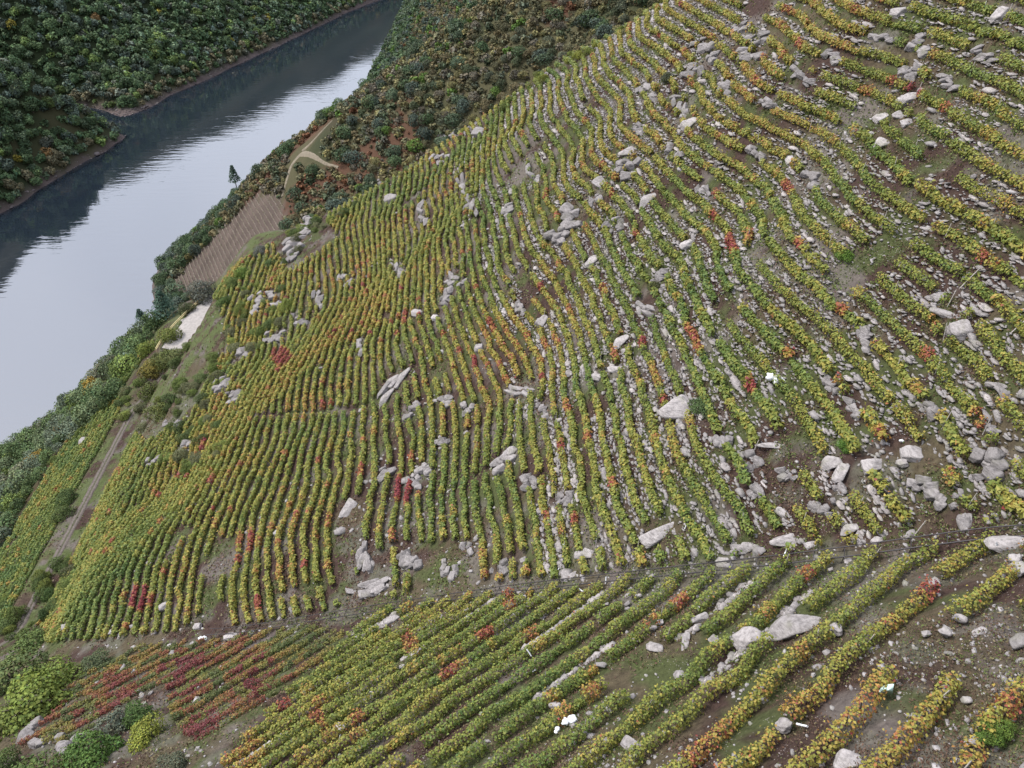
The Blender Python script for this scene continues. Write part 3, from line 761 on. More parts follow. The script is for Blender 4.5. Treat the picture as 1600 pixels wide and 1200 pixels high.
def colour_word(a):
    m = float(np.mean(a)); w = 'green' if m < .36 else 'yellow-green' if m < .5 else 'yellow' if m < .64 else 'orange' if m < .8 else 'red'
    return w
vine_total = 0
def lowred(x, y, z):
    u, v, d = proj(np.stack([x, y, z], -1)); k = 0*x
    for a, b, r in ((200, 1085, 36), (140, 1120, 30), (310, 1130, 34), (330, 1165, 22), (290, 1065, 40), (400, 1060, 40)): k = np.maximum(k, sstep(1.2, .6, np.hypot(u-a, v-b)/r))
    return k
def build_row(X, Y, arc, keep, label, group, W=0.84, H=1.12, low=False, rg=None, bias=0.0, dens=1.0, bare=False):
    """one vine row: foliage in lengths of a plant or two, stems, stakes"""
    global vine_total
    Z = height_t(X, Y) if not bare else height(X, Y)
    u, v, dep = proj(np.stack([X, Y, Z], -1))
    dm = float(np.mean(dep))
    rho = float(np.clip(160*(45/dm)**0.78, 54, 160))*dens
    ls = float(np.clip(0.16*(dm/45)**0.60, 0.145, 0.34))
    if low: ls *= 0.8
    L_ = arc[-1]-arc[0]; n = int(rho*L_)
    if n < 20: return None
    a = arc[0]+rg.uniform(0, L_, n); a.sort()
    kk = np.interp(a, arc, keep.astype(float)) > 0.5
    a = a[kk]; n = len(a)
    if n < 20: return None
    tx = np.gradient(X, arc); ty = np.gradient(Y, arc)
    cx, cy, cz = np.interp(a, arc, X), np.interp(a, arc, Y), np.interp(a, arc, Z)
    dx, dy = np.interp(a, arc, tx), np.interp(a, arc, ty); q = np.hypot(dx, dy); dx /= q; dy /= q
    sx, sy = -dy, dx
    plant = np.floor(a/1.15).astype(int); ph = hash2(plant, plant*0+int(abs(X[0]*7)) % 997, 91)
    ph2 = hash2(plant, plant*0+int(abs(Y[0]*13)) % 991, 92)
    vig = 0.90+0.18*ph+0.14*vnoise(a/1.7, a*0+X[0], 93)*2
    vig = np.where(ph2 < 0.035, vig*0.6, vig)
    th = rg.uniform(-0.25*math.pi, 1.25*math.pi, n); r = np.sqrt(rg.uniform(0.25, 1.0, n))*(1+0.12*rg.normal(size=n))
    # shoots that stick out
    sh = rg.uniform(size=n) < 0.12; r = np.where(sh, r*rg.uniform(1.15, 1.75, n), r)
    lat = 0.5*W*vig*r*np.cos(th); up = H*vig*(0.50+0.46*r*np.sin(th))
    wob = 0.26*vnoise(a/2.3, a*0+Y[0], 94)*2
    Px = cx+sx*(lat+wob)+dx*rg.normal(0, 0.05, n); Py = cy+sy*(lat+wob)+dy*rg.normal(0, 0.05, n); Pz = cz+np.maximum(up, 0.05)
    Nn = unit(np.stack([sx*np.cos(th), sy*np.cos(th), np.sin(th)*1.0+0.55], -1)+0.55*rg.normal(size=(n, 3)))
    st = stage(cx, cy, cz, ph)+bias+0.11*rg.normal(size=n)+0.16*vnoise(a/6.5, a*0+X[0]*3.1, 96)
    st = np.where(rg.uniform(size=n) < 0.03, st+0.22, st)
    if low: st = 0.60+0.7*fbm(cx/7, cy/7, 95, 2)+0.22*(ph-0.5)+0.3*lowred(cx, cy, cz)+0.08*rg.normal(size=n); st = np.where(ph2 < 0.38, st-0.62, st)
    col = autumn(np.clip(st, 0, 1.1))*rg.uniform(0.68, 1.1, (n, 1))+0.006
    if low: col = col*0.62+np.array([0.05, 0.03, 0.02])*0.5
    if bare: col = np.where((rg.uniform(size=n) < .16)[:, None], col*0.8, np.array([0.30, 0.25, 0.21])*rg.uniform(.6, 1.4, (n, 1)))
    size = ls*rg.uniform(0.65, 1.35, n)
    fn = dm > 78
    nv = 3 if fn else 4
    V, F = (leaves3 if fn else leaves)(np.stack([Px, Py, Pz], -1), Nn, size, rg)
    i0 = len(X)//2; base = np.array((X[i0], Y[i0], Z[i0]))
    row = empty('vine_row' if not bare else 'bare_vine_row', tuple(base))
    tag(row, (label % colour_word(st)) if '%s' in label else label, 'vine row', group)
    cl = 2.3 if dm < 75 else 3.45 if dm < 120 else 5.75
    if bare: cl = 30
    ch = np.floor(a/cl).astype(int)
    V -= base
    C4 = np.repeat(col, nv, 0)
    cuts = np.r_[0, np.where(np.diff(ch) > 0)[0]+1, n]
    for b, e in zip(cuts[:-1], cuts[1:]):
        if e-b < 6: continue
        m = mesh_from('vine', V[nv*b:nv*e], F[:e-b], C4[nv*b:nv*e], [M['leaf']])
        obj('vine', m, row)
    vine_total += n
    if dm < 95 and not low and not bare:
        ps = np.arange(arc[0]+0.4, arc[-1], 1.15); ps = ps[np.interp(ps, arc, keep.astype(float)) > .5]
        if len(ps):
            B = np.stack([np.interp(ps, arc, X), np.interp(ps, arc, Y), np.interp(ps, arc, Z)], -1)-base
            m = len(ps); SV = (stem_V[None]+B[:, None]).reshape(-1, 3); SF = (stem_F[None]+np.arange(m)[:, None, None]*len(stem_V)).reshape(-1, 4)
            tag(obj('stems', mesh_from('stems', SV, SF, None, [M['bark']]), row), kind='stuff')
        for p in np.arange(arc[0]+rg.uniform(0.2, 3), arc[-1], 6.5):
            if rg.uniform() < 0.55:
                obj('stake', stake_me, row, np.array((np.interp(p, arc, X), np.interp(p, arc, Y), np.interp(p, arc, Z)))-base, (rg.normal(0, .06), rg.normal(0, .06), 0), (1, 1, rg.uniform(.8, 1.05)))
    return row

def clear_of_rocks(x, y, f=0.85):
    ok = np.ones(len(x), bool)
    for a, b, r in RS: ok &= (x-a)**2+(y-b)**2 > (r*f+0.15)**2
    return ok

def segments(keep, arc, maxgap=3.2, minlen=2.0):
    """stretches of a row: short gaps stay inside a row, long ones end it"""
    out = []; on = np.where(keep)[0]
    if not len(on): return out
    b = on[0]; p = on[0]
    for i in on[1:]:
        if arc[i]-arc[p] > maxgap:
            if arc[p]-arc[b] > minlen: out.append((b, p+1))
            b = i
        p = i
    if arc[p]-arc[b] > minlen: out.append((b, p+1))
    return out

rg = np.random.default_rng(21)
rowlist = []           # for walls: kind, index, curve
def solve_u(sk, y):
    x = sk-0.085*y
    for _ in range(9): x = x-0.7*(scoord(x, y)-sk)
    return x
def solve_l(qk, p):
    q = np.full_like(p, qk); x = y = None
    for _ in range(8):
        x = 0.6*q+0.8*p; y = -0.8*q+0.6*p; q = q-0.7*(q+wL(x, y)-qk)
    return 0.6*q+0.8*p, -0.8*q+0.6*p
def arclen(x, y): return np.r_[0, np.cumsum(np.hypot(np.diff(x), np.diff(y)))]
def in_frame(u, v, m=70): return (u > -m) & (u < 1600+m) & (v > -m) & (v < 1200+m)

todo = []
kmin, kmax = int(np.interp(-124, _S, _RU)), int(np.interp(92, _S, _RU))
for k in range(kmin, kmax+1):
    sk = float(np.interp(k+ROW_F, _RU, _S))
    if -97.3 < sk < -86.0: continue
    y = np.arange(14, 200, 0.5); x = solve_u(sk, y)
    z = zU(x, y); u, v, d = proj(np.stack([x, y, z], -1))
    keep = (z-zL(x, y) > 0.4) & (y < ye_of(x)-3.5) & in_frame(u, v) & (y < 190)
    for poly in NO_VINE: keep &= ~inpoly(u, v, poly)
    keep &= clear_of_rocks(x, y)
    gap = vnoise(y/5.0, y*0+k*0.37, 101)+0.38*vnoise(x/11, y/11, 102)
    keep &= gap < 0.46-0.04*sstep(1000, 1300, u)
    arc = arclen(x, y)
    for b, e in segments(keep, arc, 3.6, 2.6): todo.append(('U', k, x[b:e], y[b:e], arc[b:e]-arc[b], keep[b:e]))
LOWPOLY = [[(20, 1165), (70, 1105), (140, 1050), (225, 1005), (300, 1000), (470, 975), (545, 985), (505, 1030), (420, 1090), (350, 1140), (300, 1165), (262, 1120), (255, 1065), (210, 1090), (160, 1130), (80, 1165)]]
SKIPPOLY = [[(-80, 985), (230, 1000), (480, 960), (560, 975), (520, 1020), (430, 1100), (340, 1200), (300, 1280), (-80, 1280)]]
for k in range(-75, 26):
    qk = (k+ROW_F)*DQ
    p = np.arange(-75, 60, 0.5); x, y = solve_l(qk, p)
    z = zL(x, y); u, v, d = proj(np.stack([x, y, z], -1))
    keep = (z-zU(x, y) > 0.4) & in_frame(u, v) & (d > 15)
    for poly in NO_VINE+SKIPPOLY: keep &= ~inpoly(u, v, poly)
    keep &= clear_of_rocks(x, y)
    gap = vnoise(p/4.0, p*0+k*0.53, 103)+0.35*vnoise(x/8, y/8, 104)
    keep &= gap < 0.46-0.04*sstep(1100, 1300, u)
    arc = arclen(x, y)
    for b, e in segments(keep, arc, 3.4, 2.2): todo.append(('L', k, x[b:e], y[b:e], arc[b:e]-arc[b], keep[b:e]))
from collections import Counter
cu = Counter((t[0], t[1]) for t in todo)
print('row stretches', len(todo), 'rows', len(cu))
lks = sorted({t[1] for t in todo if t[0] == 'L'}, reverse=True)
seen = Counter()
for kind, k, x, y, arc, keep in todo:
    seen[(kind, k)] += 1
    n = cu[(kind, k)]
    which = '' if n == 1 else ', '+(['nearest', 'second nearest', 'third nearest', 'fourth nearest', 'fifth nearest', 'sixth nearest'][seen[(kind, k)]-1] if seen[(kind, k)] < 7 else 'far')+' stretch'
    if kind == 'U':
        lab = '%s vine row, '+(ordinal(k)+' uphill from the farm track' if k > 0 else ordinal(-k)+' downhill from the farm track')+which
        grp = 'vine rows on the terraces beyond the rail' if k > 0 else 'vine rows below the farm track'
    else:
        if n > 1: which = which.replace('nearest', 'from the left').replace('second from', 'second from') if False else which
        lab = '%s vine row below the rail, '+ordinal(lks.index(k)+1)+' counted from the right corner'+(', part %s' % ['one', 'two', 'three', 'four', 'five'][min(seen[(kind, k)]-1, 4)] if n > 1 else '')
        grp = 'vine rows on the slope below the rail'
    build_row(x, y, arc, keep, lab, grp, rg=rg, W=0.68 if kind == 'U' else 0.80, H=1.08 if kind == 'U' else 1.12)
# low red vines in the hollow at the lower left
qn = 0
for qk in np.arange(-112, -34, 1.15):
    p = np.arange(-75, 30, 0.4); x, y = solve_l(qk, p); z = zL(x, y); u, v, d = proj(np.stack([x, y, z], -1))
    keep = np.zeros(len(x), bool)
    for poly in LOWPOLY: keep |= inpoly(u, v, poly)
    keep &= (z-zU(x, y) > 0.6) & clear_of_rocks(x, y) & (vnoise(p/3, p*0+qk, 105)+0.5*vnoise(x/6, y/6, 106) < 0.42)
    arc = arclen(x, y)
    for b, e in segments(keep, arc, 5, 2.5):
        qn += 1
        build_row(x[b:e], y[b:e], arc[b:e]-arc[b], keep[b:e], 'low row of red and dull green vines, '+ordinal(qn)+' of the hollow counted upwards', 'low red vine rows in the hollow', W=0.6, H=0.62, low=True, rg=rg, dens=0.8)
# the small bare vineyard on the next spur
BARE = [(262, 452), (300, 405), (350, 352), (398, 302), (436, 306), (448, 335), (430, 372), (400, 402), (345, 440), (300, 462)]
bn = 0
for q in np.arange(-200, 300, 2.3):
    # contour of the near face of that spur: 0.88 X + 0.48 Y = q
    p = np.arange(-100, 700, 2.0)
    x = (0.88*q-0.48*p)*KF; y = (0.48*q+0.88*p)*KF
    z = height(x, y); u, v, d = proj(np.stack([x, y, z], -1))
    keep = inpoly(u, v, BARE) & (y > 300)
    arc = arclen(x, y)
    for b, e in segments(keep, arc, 12, 8):
        bn += 1
        build_row(x[b:e], y[b:e], arc[b:e]-arc[b], keep[b:e], 'thin bare brown vine row on the small vineyard across the side valley', 'bare vine rows across the side valley', W=0.7, H=1.2, rg=rg, dens=0.55, bare=True)
print('leaves', vine_total, 'low rows', qn, 'bare rows', bn)
# ---------------------------------------------------------------- dry stone walls, loose stones, weeds
stone_lib = []
for i in range(8):
    rg = np.random.default_rng(300+i); P, F = rock_shape(ICO1, rg, 8, 0.7, 0.05)
    stone_lib.append(mesh_from('stone', P, F, None, [M['wall_stone']]))
SHAPES = [rock_shape(ICO1, np.random.default_rng(320+i), 8, rr, 0.05)[0] for i, rr in enumerate((0.55, 0.7, 0.6, 0.8, 0.5, 0.65))]
def stones_mesh(name, P, size, rg, T=None, mat_='wall_stone'):
    """many small stones joined: P (n,3) centres, size (n,3) half axes, T (n,) heading"""
    n = len(P); sh = np.stack(SHAPES)[rg.integers(0, len(SHAPES), n)]
    L = sh*size[:, None, :]
    a = T if T is not None else rg.uniform(0, 6.283, n); ca, sa = np.cos(a)[:, None], np.sin(a)[:, None]
    tl = rg.normal(0, 0.25, (n, 1))
    x, y, z = L[..., 0], L[..., 1], L[..., 2]
    z = z+tl*x
    V = np.stack([x*ca-y*sa, x*sa+y*ca, z], -1)+P[:, None]
    k = len(SHAPES[0]); F = (ICO1[1][None]+np.arange(n)[:, None, None]*k).reshape(-1, 3)
    return mesh_from(name, V.reshape(-1, 3), F, None, [M[mat_]])

rg = np.random.default_rng(33)
wall_n = 0; stone_n = 0
def build_wall(x, y, arc, keep, label, group, rows=3):
    global wall_n, stone_n
    sel = keep & (vnoise(arc/7, arc*0+x[0], 111)+0.7*vnoise(x/20, y/20, 112) > -0.34)
    n = int((arc[-1])*12)
    if n < 6: return
    a = rg.uniform(0, arc[-1], n); a = a[np.interp(a, arc, sel.astype(float)) > .5]; n = len(a)
    if n < 10: return
    tx = np.gradient(x, arc); ty = np.gradient(y, arc)
    cx, cy, dx, dy = [np.interp(a, arc, q) for q in (x, y, tx, ty)]
    hd = np.arctan2(dy, dx)
    off = rg.uniform(-0.38, 0.38, n)                      # up and down the riser
    cx = cx+dy*off; cy = cy-dx*off
    z = height_t(cx, cy)+rg.uniform(-0.02, 0.12, n)
    big = rg.lognormal(0, 0.38, n)
    size = np.stack([0.20*big*rg.uniform(.8, 1.6, n), 0.14*big*rg.uniform(.8, 1.3, n), 0.10*big*rg.uniform(.8, 1.3, n)], -1)
    base = np.array((cx[n//2], cy[n//2], z[n//2]))
    w = empty('dry_stone_wall', tuple(base)); tag(w, label, 'stone wall', group)
    P = np.stack([cx, cy, z], -1)-base
    dep = float(np.mean(proj(np.stack([cx, cy, z], -1))[2]))
    large = (size[:, 0]*2*FPX/dep > 9.5)
    large &= np.cumsum(large) <= 22
    for i in np.where(large)[0]:
        o = obj('stone', stone_lib[rg.integers(8)], w, tuple(P[i]), (rg.normal(0, .15), rg.normal(0, .15), hd[i]), tuple(size[i]*1.25))
        s_ = rg.uniform(.9, 1.5); o.color = (s_, s_*.98, s_*.97, 1); stone_n += 1
    r = ~large
    tag(obj('small_stones', stones_mesh('small_stones', P[r], size[r], rg, hd[r]), w), kind='stuff')
    wall_n += 1

wseen = Counter()
for kind, k, x, y, arc, keep in todo:
    if kind == 'U':
        sk = float(np.interp(k+0.80, _RU, _S)); yy = y; xx = solve_u(sk, yy)
        u, v, d = proj(np.stack([xx, yy, zU(xx, yy)], -1))
        kp = (u > 520) & clear_of_rocks(xx, yy, .7) & (vnoise(yy/6, yy*0+k*.7, 114)*0.9 < sstep(500, 1150, u)*1.1-0.55)
        if k <= 0 or kp.sum() < 8: continue
        wseen[k] += 1
        lab = 'grey dry stone wall above the '+ordinal(k)+' vine row uphill from the track'+('' if wseen[k] == 1 else ', stretch '+['one', 'two', 'three', 'four', 'five', 'six', 'seven'][min(wseen[k]-1, 6)])
        build_wall(xx, yy, arclen(xx, yy), kp, lab, 'dry stone walls of the terraces')
    elif rg.uniform() < 0.45:
        p = 0.8*x+0.6*y; xx, yy = solve_l((k+0.80)*DQ, p)
        kp = clear_of_rocks(xx, yy, .7) & (vnoise(p/5, p*0+k, 113) > 0.02)
        wseen[-k-500] += 1
        build_wall(xx, yy, arclen(xx, yy), kp, 'broken dry stone wall below the rail beside the '+ordinal(lks.index(k)+1)+' row from the right'+('' if wseen[-k-500] == 1 else ', stretch '+['two', 'three', 'four', 'five'][min(wseen[-k-500]-2, 3)]), 'dry stone walls below the rail')
print('walls', wall_n, 'single stones', stone_n)

# loose stones over the slope, thicker along the rail and in the rubble
n = 26000
cu_ = rg.uniform(60, 1640, n); cv_ = rg.uniform(0, 1230, n)
P = hit(cu_, cv_)
ss = scoord(P[:, 0], P[:, 1])
pr = 0.12+0.8*sstep(0.15, 0.40, fbm(P[:, 0]/5, P[:, 1]/5, 64, 3))
for poly in ROCKY: pr = np.where(inpoly(cu_, cv_, poly), 0.5, pr)
pr = np.where(cu_ < 560, pr*0.45, pr)
ok = (P[:, 1] < ye_of(P[:, 0])+2) & (ss > -97) & (rg.uniform(size=n) < pr) & ~((ss > -95) & (ss < -89.5))
P = P[ok]; n = len(P); dep = P[:, 1]*CP-P[:, 2]*SP
P[:, 2] = height_t(P[:, 0], P[:, 1])+0.03
big = rg.lognormal(0, 0.5, n)*np.clip(dep/70, .7, 1.5)
size = np.stack([0.13*big*rg.uniform(.8, 1.5, n), 0.11*big, 0.09*big], -1)
half = rg.uniform(size=n) < 0.5
o = obj('loose_stones', stones_mesh('loose_stones', P[half], size[half], rg, None, 'rock')); tag(o, 'pale loose stones strewn between the vine rows', 'stones', None, 'stuff')
o = obj('loose_stones', stones_mesh('loose_stones', P[~half], size[~half], rg, None, 'wall_stone')); tag(o, 'darker loose stones strewn between the vine rows', 'stones', None, 'stuff')
print('loose stones', n)

# weeds and dry grass between the rows
n = 38000
cu_ = rg.uniform(-20, 1640, n); cv_ = rg.uniform(0, 1230, n); P = hit(cu_, cv_); ss = scoord(P[:, 0], P[:, 1])
ok = (P[:, 1] < ye_of(P[:, 0])+8) & (ss > -126) & ~((ss > -94.4) & (ss < -90)) & ~((np.abs(P[:, 0]+97) < 7.5) & (np.abs(P[:, 1]-188) < 19)) & (fbm(P[:, 0]/3.3, P[:, 1]/3.3, 121, 3) > -0.12)
P = P[ok]; n = len(P); dep = P[:, 1]*CP-P[:, 2]*SP
rep = 6
P = np.repeat(P, rep, 0); dep = np.repeat(dep, rep); sp_ = 0.0022*dep
P[:, 0] += rg.normal(0, 1, len(P))*sp_*3.5; P[:, 1] += rg.normal(0, 1, len(P))*sp_*3.5
P[:, 2] = height_t(P[:, 0], P[:, 1])+rg.uniform(0.02, 0.2, len(P))
Nn = unit(rg.normal(size=(len(P), 3))*0.7+np.array([0, -0.2, 0.8]))
V, F = leaves(P, Nn, np.clip(0.0034*dep, 0.11, 0.5)*rg.uniform(.6, 1.4, len(P)), rg, 0.55)
kk = fbm(P[:, 0]/6, P[:, 1]/6, 122, 2)+0.5+0.25*rg.normal(size=len(P))
wc = np.where((kk > 0.62)[:, None], np.array([0.10, 0.13, 0.035]), np.where((kk > 0.4)[:, None], np.array([0.16, 0.135, 0.07]), np.array([0.115, 0.070, 0.048])))*rg.uniform(.6, 1.3, (len(P), 1))
o = obj('weeds', mesh_from('weeds', V, F, np.repeat(wc, 4, 0), [M['leaf']])); tag(o, 'low weeds and dry grass between the vine rows', 'weeds', None, 'stuff')
# ---------------------------------------------------------------- trees and shrubs
def crown_data(seed, nleaf, leaf, nlobe=8, hz=1.0, spread=0.62, up=0.3):
    """leaf clumps over overlapping lobes; unit radius, standing on z = 0"""
    rg = np.random.default_rng(seed)
    c = unit(rg.normal(size=(nlobe, 3)))*rg.uniform(0.25, 1, (nlobe, 1))**0.6*spread
    c[:, 2] = np.abs(c[:, 2])*hz+0.45*hz; rr = rg.uniform(0.30, 0.52, nlobe)
    c[0] = (0, 0, 0.75*hz); rr[0] = 0.55
    P, Nn, K = [], [], []
    while len(P) < nleaf:
        j = rg.integers(nlobe); d = unit(rg.normal(size=3)+np.array([0, 0, up])); p = c[j]+d*rr[j]*rg.uniform(0.72, 1.1)
        inside = np.sum((np.linalg.norm((p-c), axis=1) < rr*0.72))
        if inside > 0 and rg.uniform() < 0.85: continue
        P.append(p); Nn.append(d); K.append(j)
    P = np.array(P); Nn = unit(np.array(Nn)+0.5*rg.normal(size=(nleaf, 3))+np.array([0, 0, .2])); K = np.array(K)
    lob = rg.uniform(0.75, 1.25, nlobe)
    V, F = leaves(P, Nn, leaf*rg.uniform(.6, 1.4, nleaf), rg, 0.85)
    sh = lob[K]*rg.uniform(0.7, 1.3, nleaf)
    hue = rg.normal(0, 0.07, nleaf)
    col = np.stack([sh*(1+hue), sh, sh*(1-hue)], -1)
    return V, F, np.repeat(col, 4, 0)

def trunk_data(seed, h=0.9, r=0.055):
    rg = np.random.default_rng(seed)
    parts = [tube([(0, 0, -0.15), (rg.normal(0, .03), rg.normal(0, .03), h*.4), (rg.normal(0, .06), rg.normal(0, .06), h)], [r*1.3, r, r*.5], 6)]
    for i in range(4):
        a = rg.uniform(0, 6.28); z = h*rg.uniform(.35, .7)
        parts.append(tube([(0, 0, z), (math.cos(a)*.25, math.sin(a)*.25, z+.22), (math.cos(a)*.5, math.sin(a)*.5, z+.38)], [r*.6, r*.4, r*.15], 4))
    return joinVF(parts)

def lib(prefix, n, nleaf, leaf, **kw):
    out = []
    for i in range(n):
        V, F, c_ = crown_data(hash(prefix) % 1000 if False else 400+31*i+len(prefix)*7, nleaf, leaf, **kw)
        out.append((V, F, c_))
    return out
far_lib = lib('oak', 6, 84, 0.40, nlobe=8, hz=0.95)
mid_lib = lib('shrubby', 6, 900, 0.115, nlobe=11, hz=0.85)
tuft_lib = lib('tuft', 5, 34, 0.5, nlobe=5, hz=0.7)
near_lib = lib('bushclump', 5, 2600, 0.075, nlobe=12, hz=0.75, spread=0.7)
far_me = [mesh_from('crown', *d, [M['tree_leaf']]) for d in lib('oakbig', 6, 420, 0.19, nlobe=10, hz=0.95)]
mid_me = [mesh_from('crown', *d, [M['tree_leaf']]) for d in mid_lib]
near_me = [mesh_from('crown', *d, [M['tree_leaf']]) for d in near_lib]
trunk_me = [mesh_from('trunk', *trunk_data(500+i), None, [M['bark']], True) for i in range(4)]

def plant_tree(name, p, r, hs, crown, colr, label, cat, group, rg, trunk='trunk'):
    t = empty(name, (float(p[0]), float(p[1]), float(p[2])))
    t.rotation_euler = (0, 0, rg.uniform(0, 6.28)); t.scale = (r, r, r*hs)
    c_ = obj('crown', crown, t); c_.color = (*[float(q) for q in colr], 1)
    obj(trunk, trunk_me[rg.integers(4)], t)
    tag(t, label, cat, group)
    return t

def forest_mesh(name, data, P, r, hs, colr, rg):
    Vs, Fs, Cs, o = [], [], [], 0
    for i in range(len(P)):
        V, F, c_ = data[rg.integers(len(data))]; a = rg.uniform(0, 6.28); ca, sa = math.cos(a), math.sin(a)
        W = np.stack([(V[:, 0]*ca-V[:, 1]*sa)*r[i], (V[:, 0]*sa+V[:, 1]*ca)*r[i], V[:, 2]*r[i]*hs[i]], -1)+P[i]
        Vs.append(W); Fs.append(F+o); Cs.append(c_*colr[i]); o += len(V)
    return mesh_from(name, np.concatenate(Vs), np.concatenate(Fs), np.concatenate(Cs), [M['tree_leaf']])

def grid_points(x0, x1, y0, y1, sp, rg):
    X, Y = np.meshgrid(np.arange(x0, x1, sp), np.arange(y0, y1, sp))
    X = X.ravel()+rg.uniform(-.45, .45, X.size)*sp; Y = Y.ravel()+rg.uniform(-.45, .45, Y.size)*sp
    return X, Y
def visible(x, y, z, dz):
    """is the top of the thing in the frame and in front of the hills"""
    u, v, d = proj(np.stack([x, y, z+dz], -1)); f = in_frame(u, v, 50)
    f &= d > 10
    i = np.where(f)[0]; h = hit(u[i], v[i]); hd = h[:, 1]*CP-h[:, 2]*SP
    f[i] = hd > d[i]*0.985-2
    return f, u, v, d

rg = np.random.default_rng(61)
OAK = np.array([(0.040, 0.066, 0.030), (0.050, 0.078, 0.034), (0.062, 0.088, 0.050), (0.056, 0.076, 0.058), (0.080, 0.115, 0.035), (0.070, 0.080, 0.060)])
# --- wood on the far bank
x, y = grid_points(-1150, -150, 420, 2150, 8.4, rg); z = height(x, y)
m = (zO(x, y) > zF(x, y)) & (zO(x, y) > zU(x, y)) & (z > HW+3.2)
x, y, z = x[m], y[m], z[m]
f, u, v, d = visible(x, y, z, 6.0); x, y, z, u, v, d = x[f], y[f], z[f], u[f], v[f], d[f]
r = rg.uniform(5.2, 9.2, len(x))*np.where(rg.uniform(size=len(x)) < .12, 1.25, 1)*np.clip(0.6+(z-HW)/35, .6, 1)
hs = rg.uniform(0.85, 1.2, len(x))
cl = OAK[rg.choice(6, len(x), p=[.28, .26, .18, .14, .07, .07])]*rg.uniform(.9, 2.0, (len(x), 1))
yel = rg.uniform(size=len(x)) < 0.012; cl[yel] = np.array([0.20, 0.17, 0.03]); cl[yel & (rg.uniform(size=len(x)) < .15)] = (0.16, 0.10, 0.04)
pale = (z < HW+14) & (rg.uniform(size=len(x)) < .35); cl[pale] = (0.13, 0.12, 0.07)
order = np.argsort(-(r/d)); top = order[:290]; rest = order[290:]
print('far bank trees', len(x))
for i in top:
    kind = 'yellow-leaved' if yel[i] else 'dark green'
    side = 'on the wooded headland' if (y[i] < 850 and u[i] < 240 and v[i] > 100) else 'on the wooded bank beyond the headland'
    plant_tree('oak_tree', (x[i], y[i], z[i]-0.8), r[i], hs[i], far_me[rg.integers(6)], cl[i], f'{kind} round-crowned tree {side}, across the river', 'tree', f'{kind} trees {side}', rg)
o = obj('far_wood', forest_mesh('far_wood', far_lib, np.stack([x, y, z-0.8], -1)[rest], r[rest], hs[rest], cl[rest], rg)); tag(o, 'dense dark wood covering the far bank', 'wood', None, 'stuff')

# bare rocks along the waterline of both banks
x, y = grid_points(-560, -120, 330, 1900, 2.6, rg); z = height(x, y)
m = (z > HW-0.6) & (z < HW+4.5) & (rg.uniform(size=len(x)) < 0.6); x, y, z = x[m], y[m], z[m]
u, v, d = proj(np.stack([x, y, z], -1)); m = in_frame(u, v, 20); x, y, z, d = x[m], y[m], z[m], d[m]
big = rg.lognormal(0, .45, len(x)); size = np.stack([1.25*big, 0.9*big, 0.65*big], -1)
o = obj('shore_rocks', stones_mesh('shore_rocks', np.stack([x, y, z], -1), size, rg, None, 'shore_rock')); tag(o, 'dark bare rocks along the waterline', 'rocks', None, 'stuff')

# --- shrubs and small trees of the next spur
SHR = np.array([(0.088, 0.085, 0.045), (0.105, 0.088, 0.045), (0.072, 0.082, 0.052), (0.052, 0.066, 0.034), (0.125, 0.115, 0.048), (0.095, 0.085, 0.062)])
x, y = grid_points(-330, 260, 205, 2100, 5.8, rg); z = height(x, y)
m = (zF(x, y) > zO(x, y)) & (zF(x, y) > zU(x, y)-6) & (z > HW+3.5)
x, y, z = x[m], y[m], z[m]
f, u, v, d = visible(x, y, z, 3.5)
f &= ~inpoly(u, v+4, BARE)
br = fbm(x/38, y/38, 65, 3)+0.5
keepp = np.where(br > 0.62, 0.75, 0.97)
f &= rg.uniform(size=len(x)) < keepp
PATHS = [[(455, 225), (470, 222), (512, 185), (528, 180), (528, 195), (500, 232), (490, 236), (540, 258), (540, 272), (480, 255), (465, 255), (455, 320), (435, 320), (448, 250)]]
for P_ in PATHS: f &= ~inpoly(u, v+3, P_)
x, y, z, u, v, d, br = x[f], y[f], z[f], u[f], v[f], d[f], br[f]
tall = (rg.uniform(size=len(x)) < .10) | ((z < HW+38) & (rg.uniform(size=len(x)) < .5))
r = np.where(tall, rg.uniform(5.4, 8.2, len(x)), rg.uniform(2.9, 4.6, len(x))); hs = rg.uniform(.8, 1.15, len(x))
cl = SHR[rg.choice(6, len(x), p=[.26, .22, .16, .10, .14, .12])]*rg.uniform(.85, 1.5, (len(x), 1))
cl[tall] = OAK[rg.integers(0, 4, tall.sum())]*rg.uniform(.85, 1.35, (tall.sum(), 1))
rd = ~tall & (br > 0.58) & (rg.uniform(size=len(x)) < .12); cl[rd] = np.array([0.13, 0.06, 0.03])
grn = (rg.uniform(size=len(x)) < .03); cl[grn] = (0.075, 0.13, 0.025)
order = np.argsort(-(r/d)); top = order[:290]; rest = order[290:]
print('spur shrubs', len(x))
for i in top:
    kind = 'rusty brown shrub' if rd[i] else 'dark green small tree' if tall[i] else 'grey-green shrub'
    side = 'by the shore of the next spur' if z[i] < HW+45 else 'on the upper side of the next spur' if v[i] < 170 else 'on the lower side of the next spur'
    plant_tree('small_tree' if tall[i] else 'shrub', (x[i], y[i], z[i]-0.4), r[i], hs[i], mid_me[rg.integers(6)], cl[i], f'{kind} {side}', 'tree' if tall[i] else 'shrub', f'{kind}s {side}', rg, 'trunk' if tall[i] else 'stem')
if len(rest):
    o = obj('scrub', forest_mesh('scrub', far_lib, np.stack([x, y, z-0.4], -1)[rest], r[rest], hs[rest], cl[rest], rg)); tag(o, 'mixed scrub covering the next spur', 'scrub', None, 'stuff')

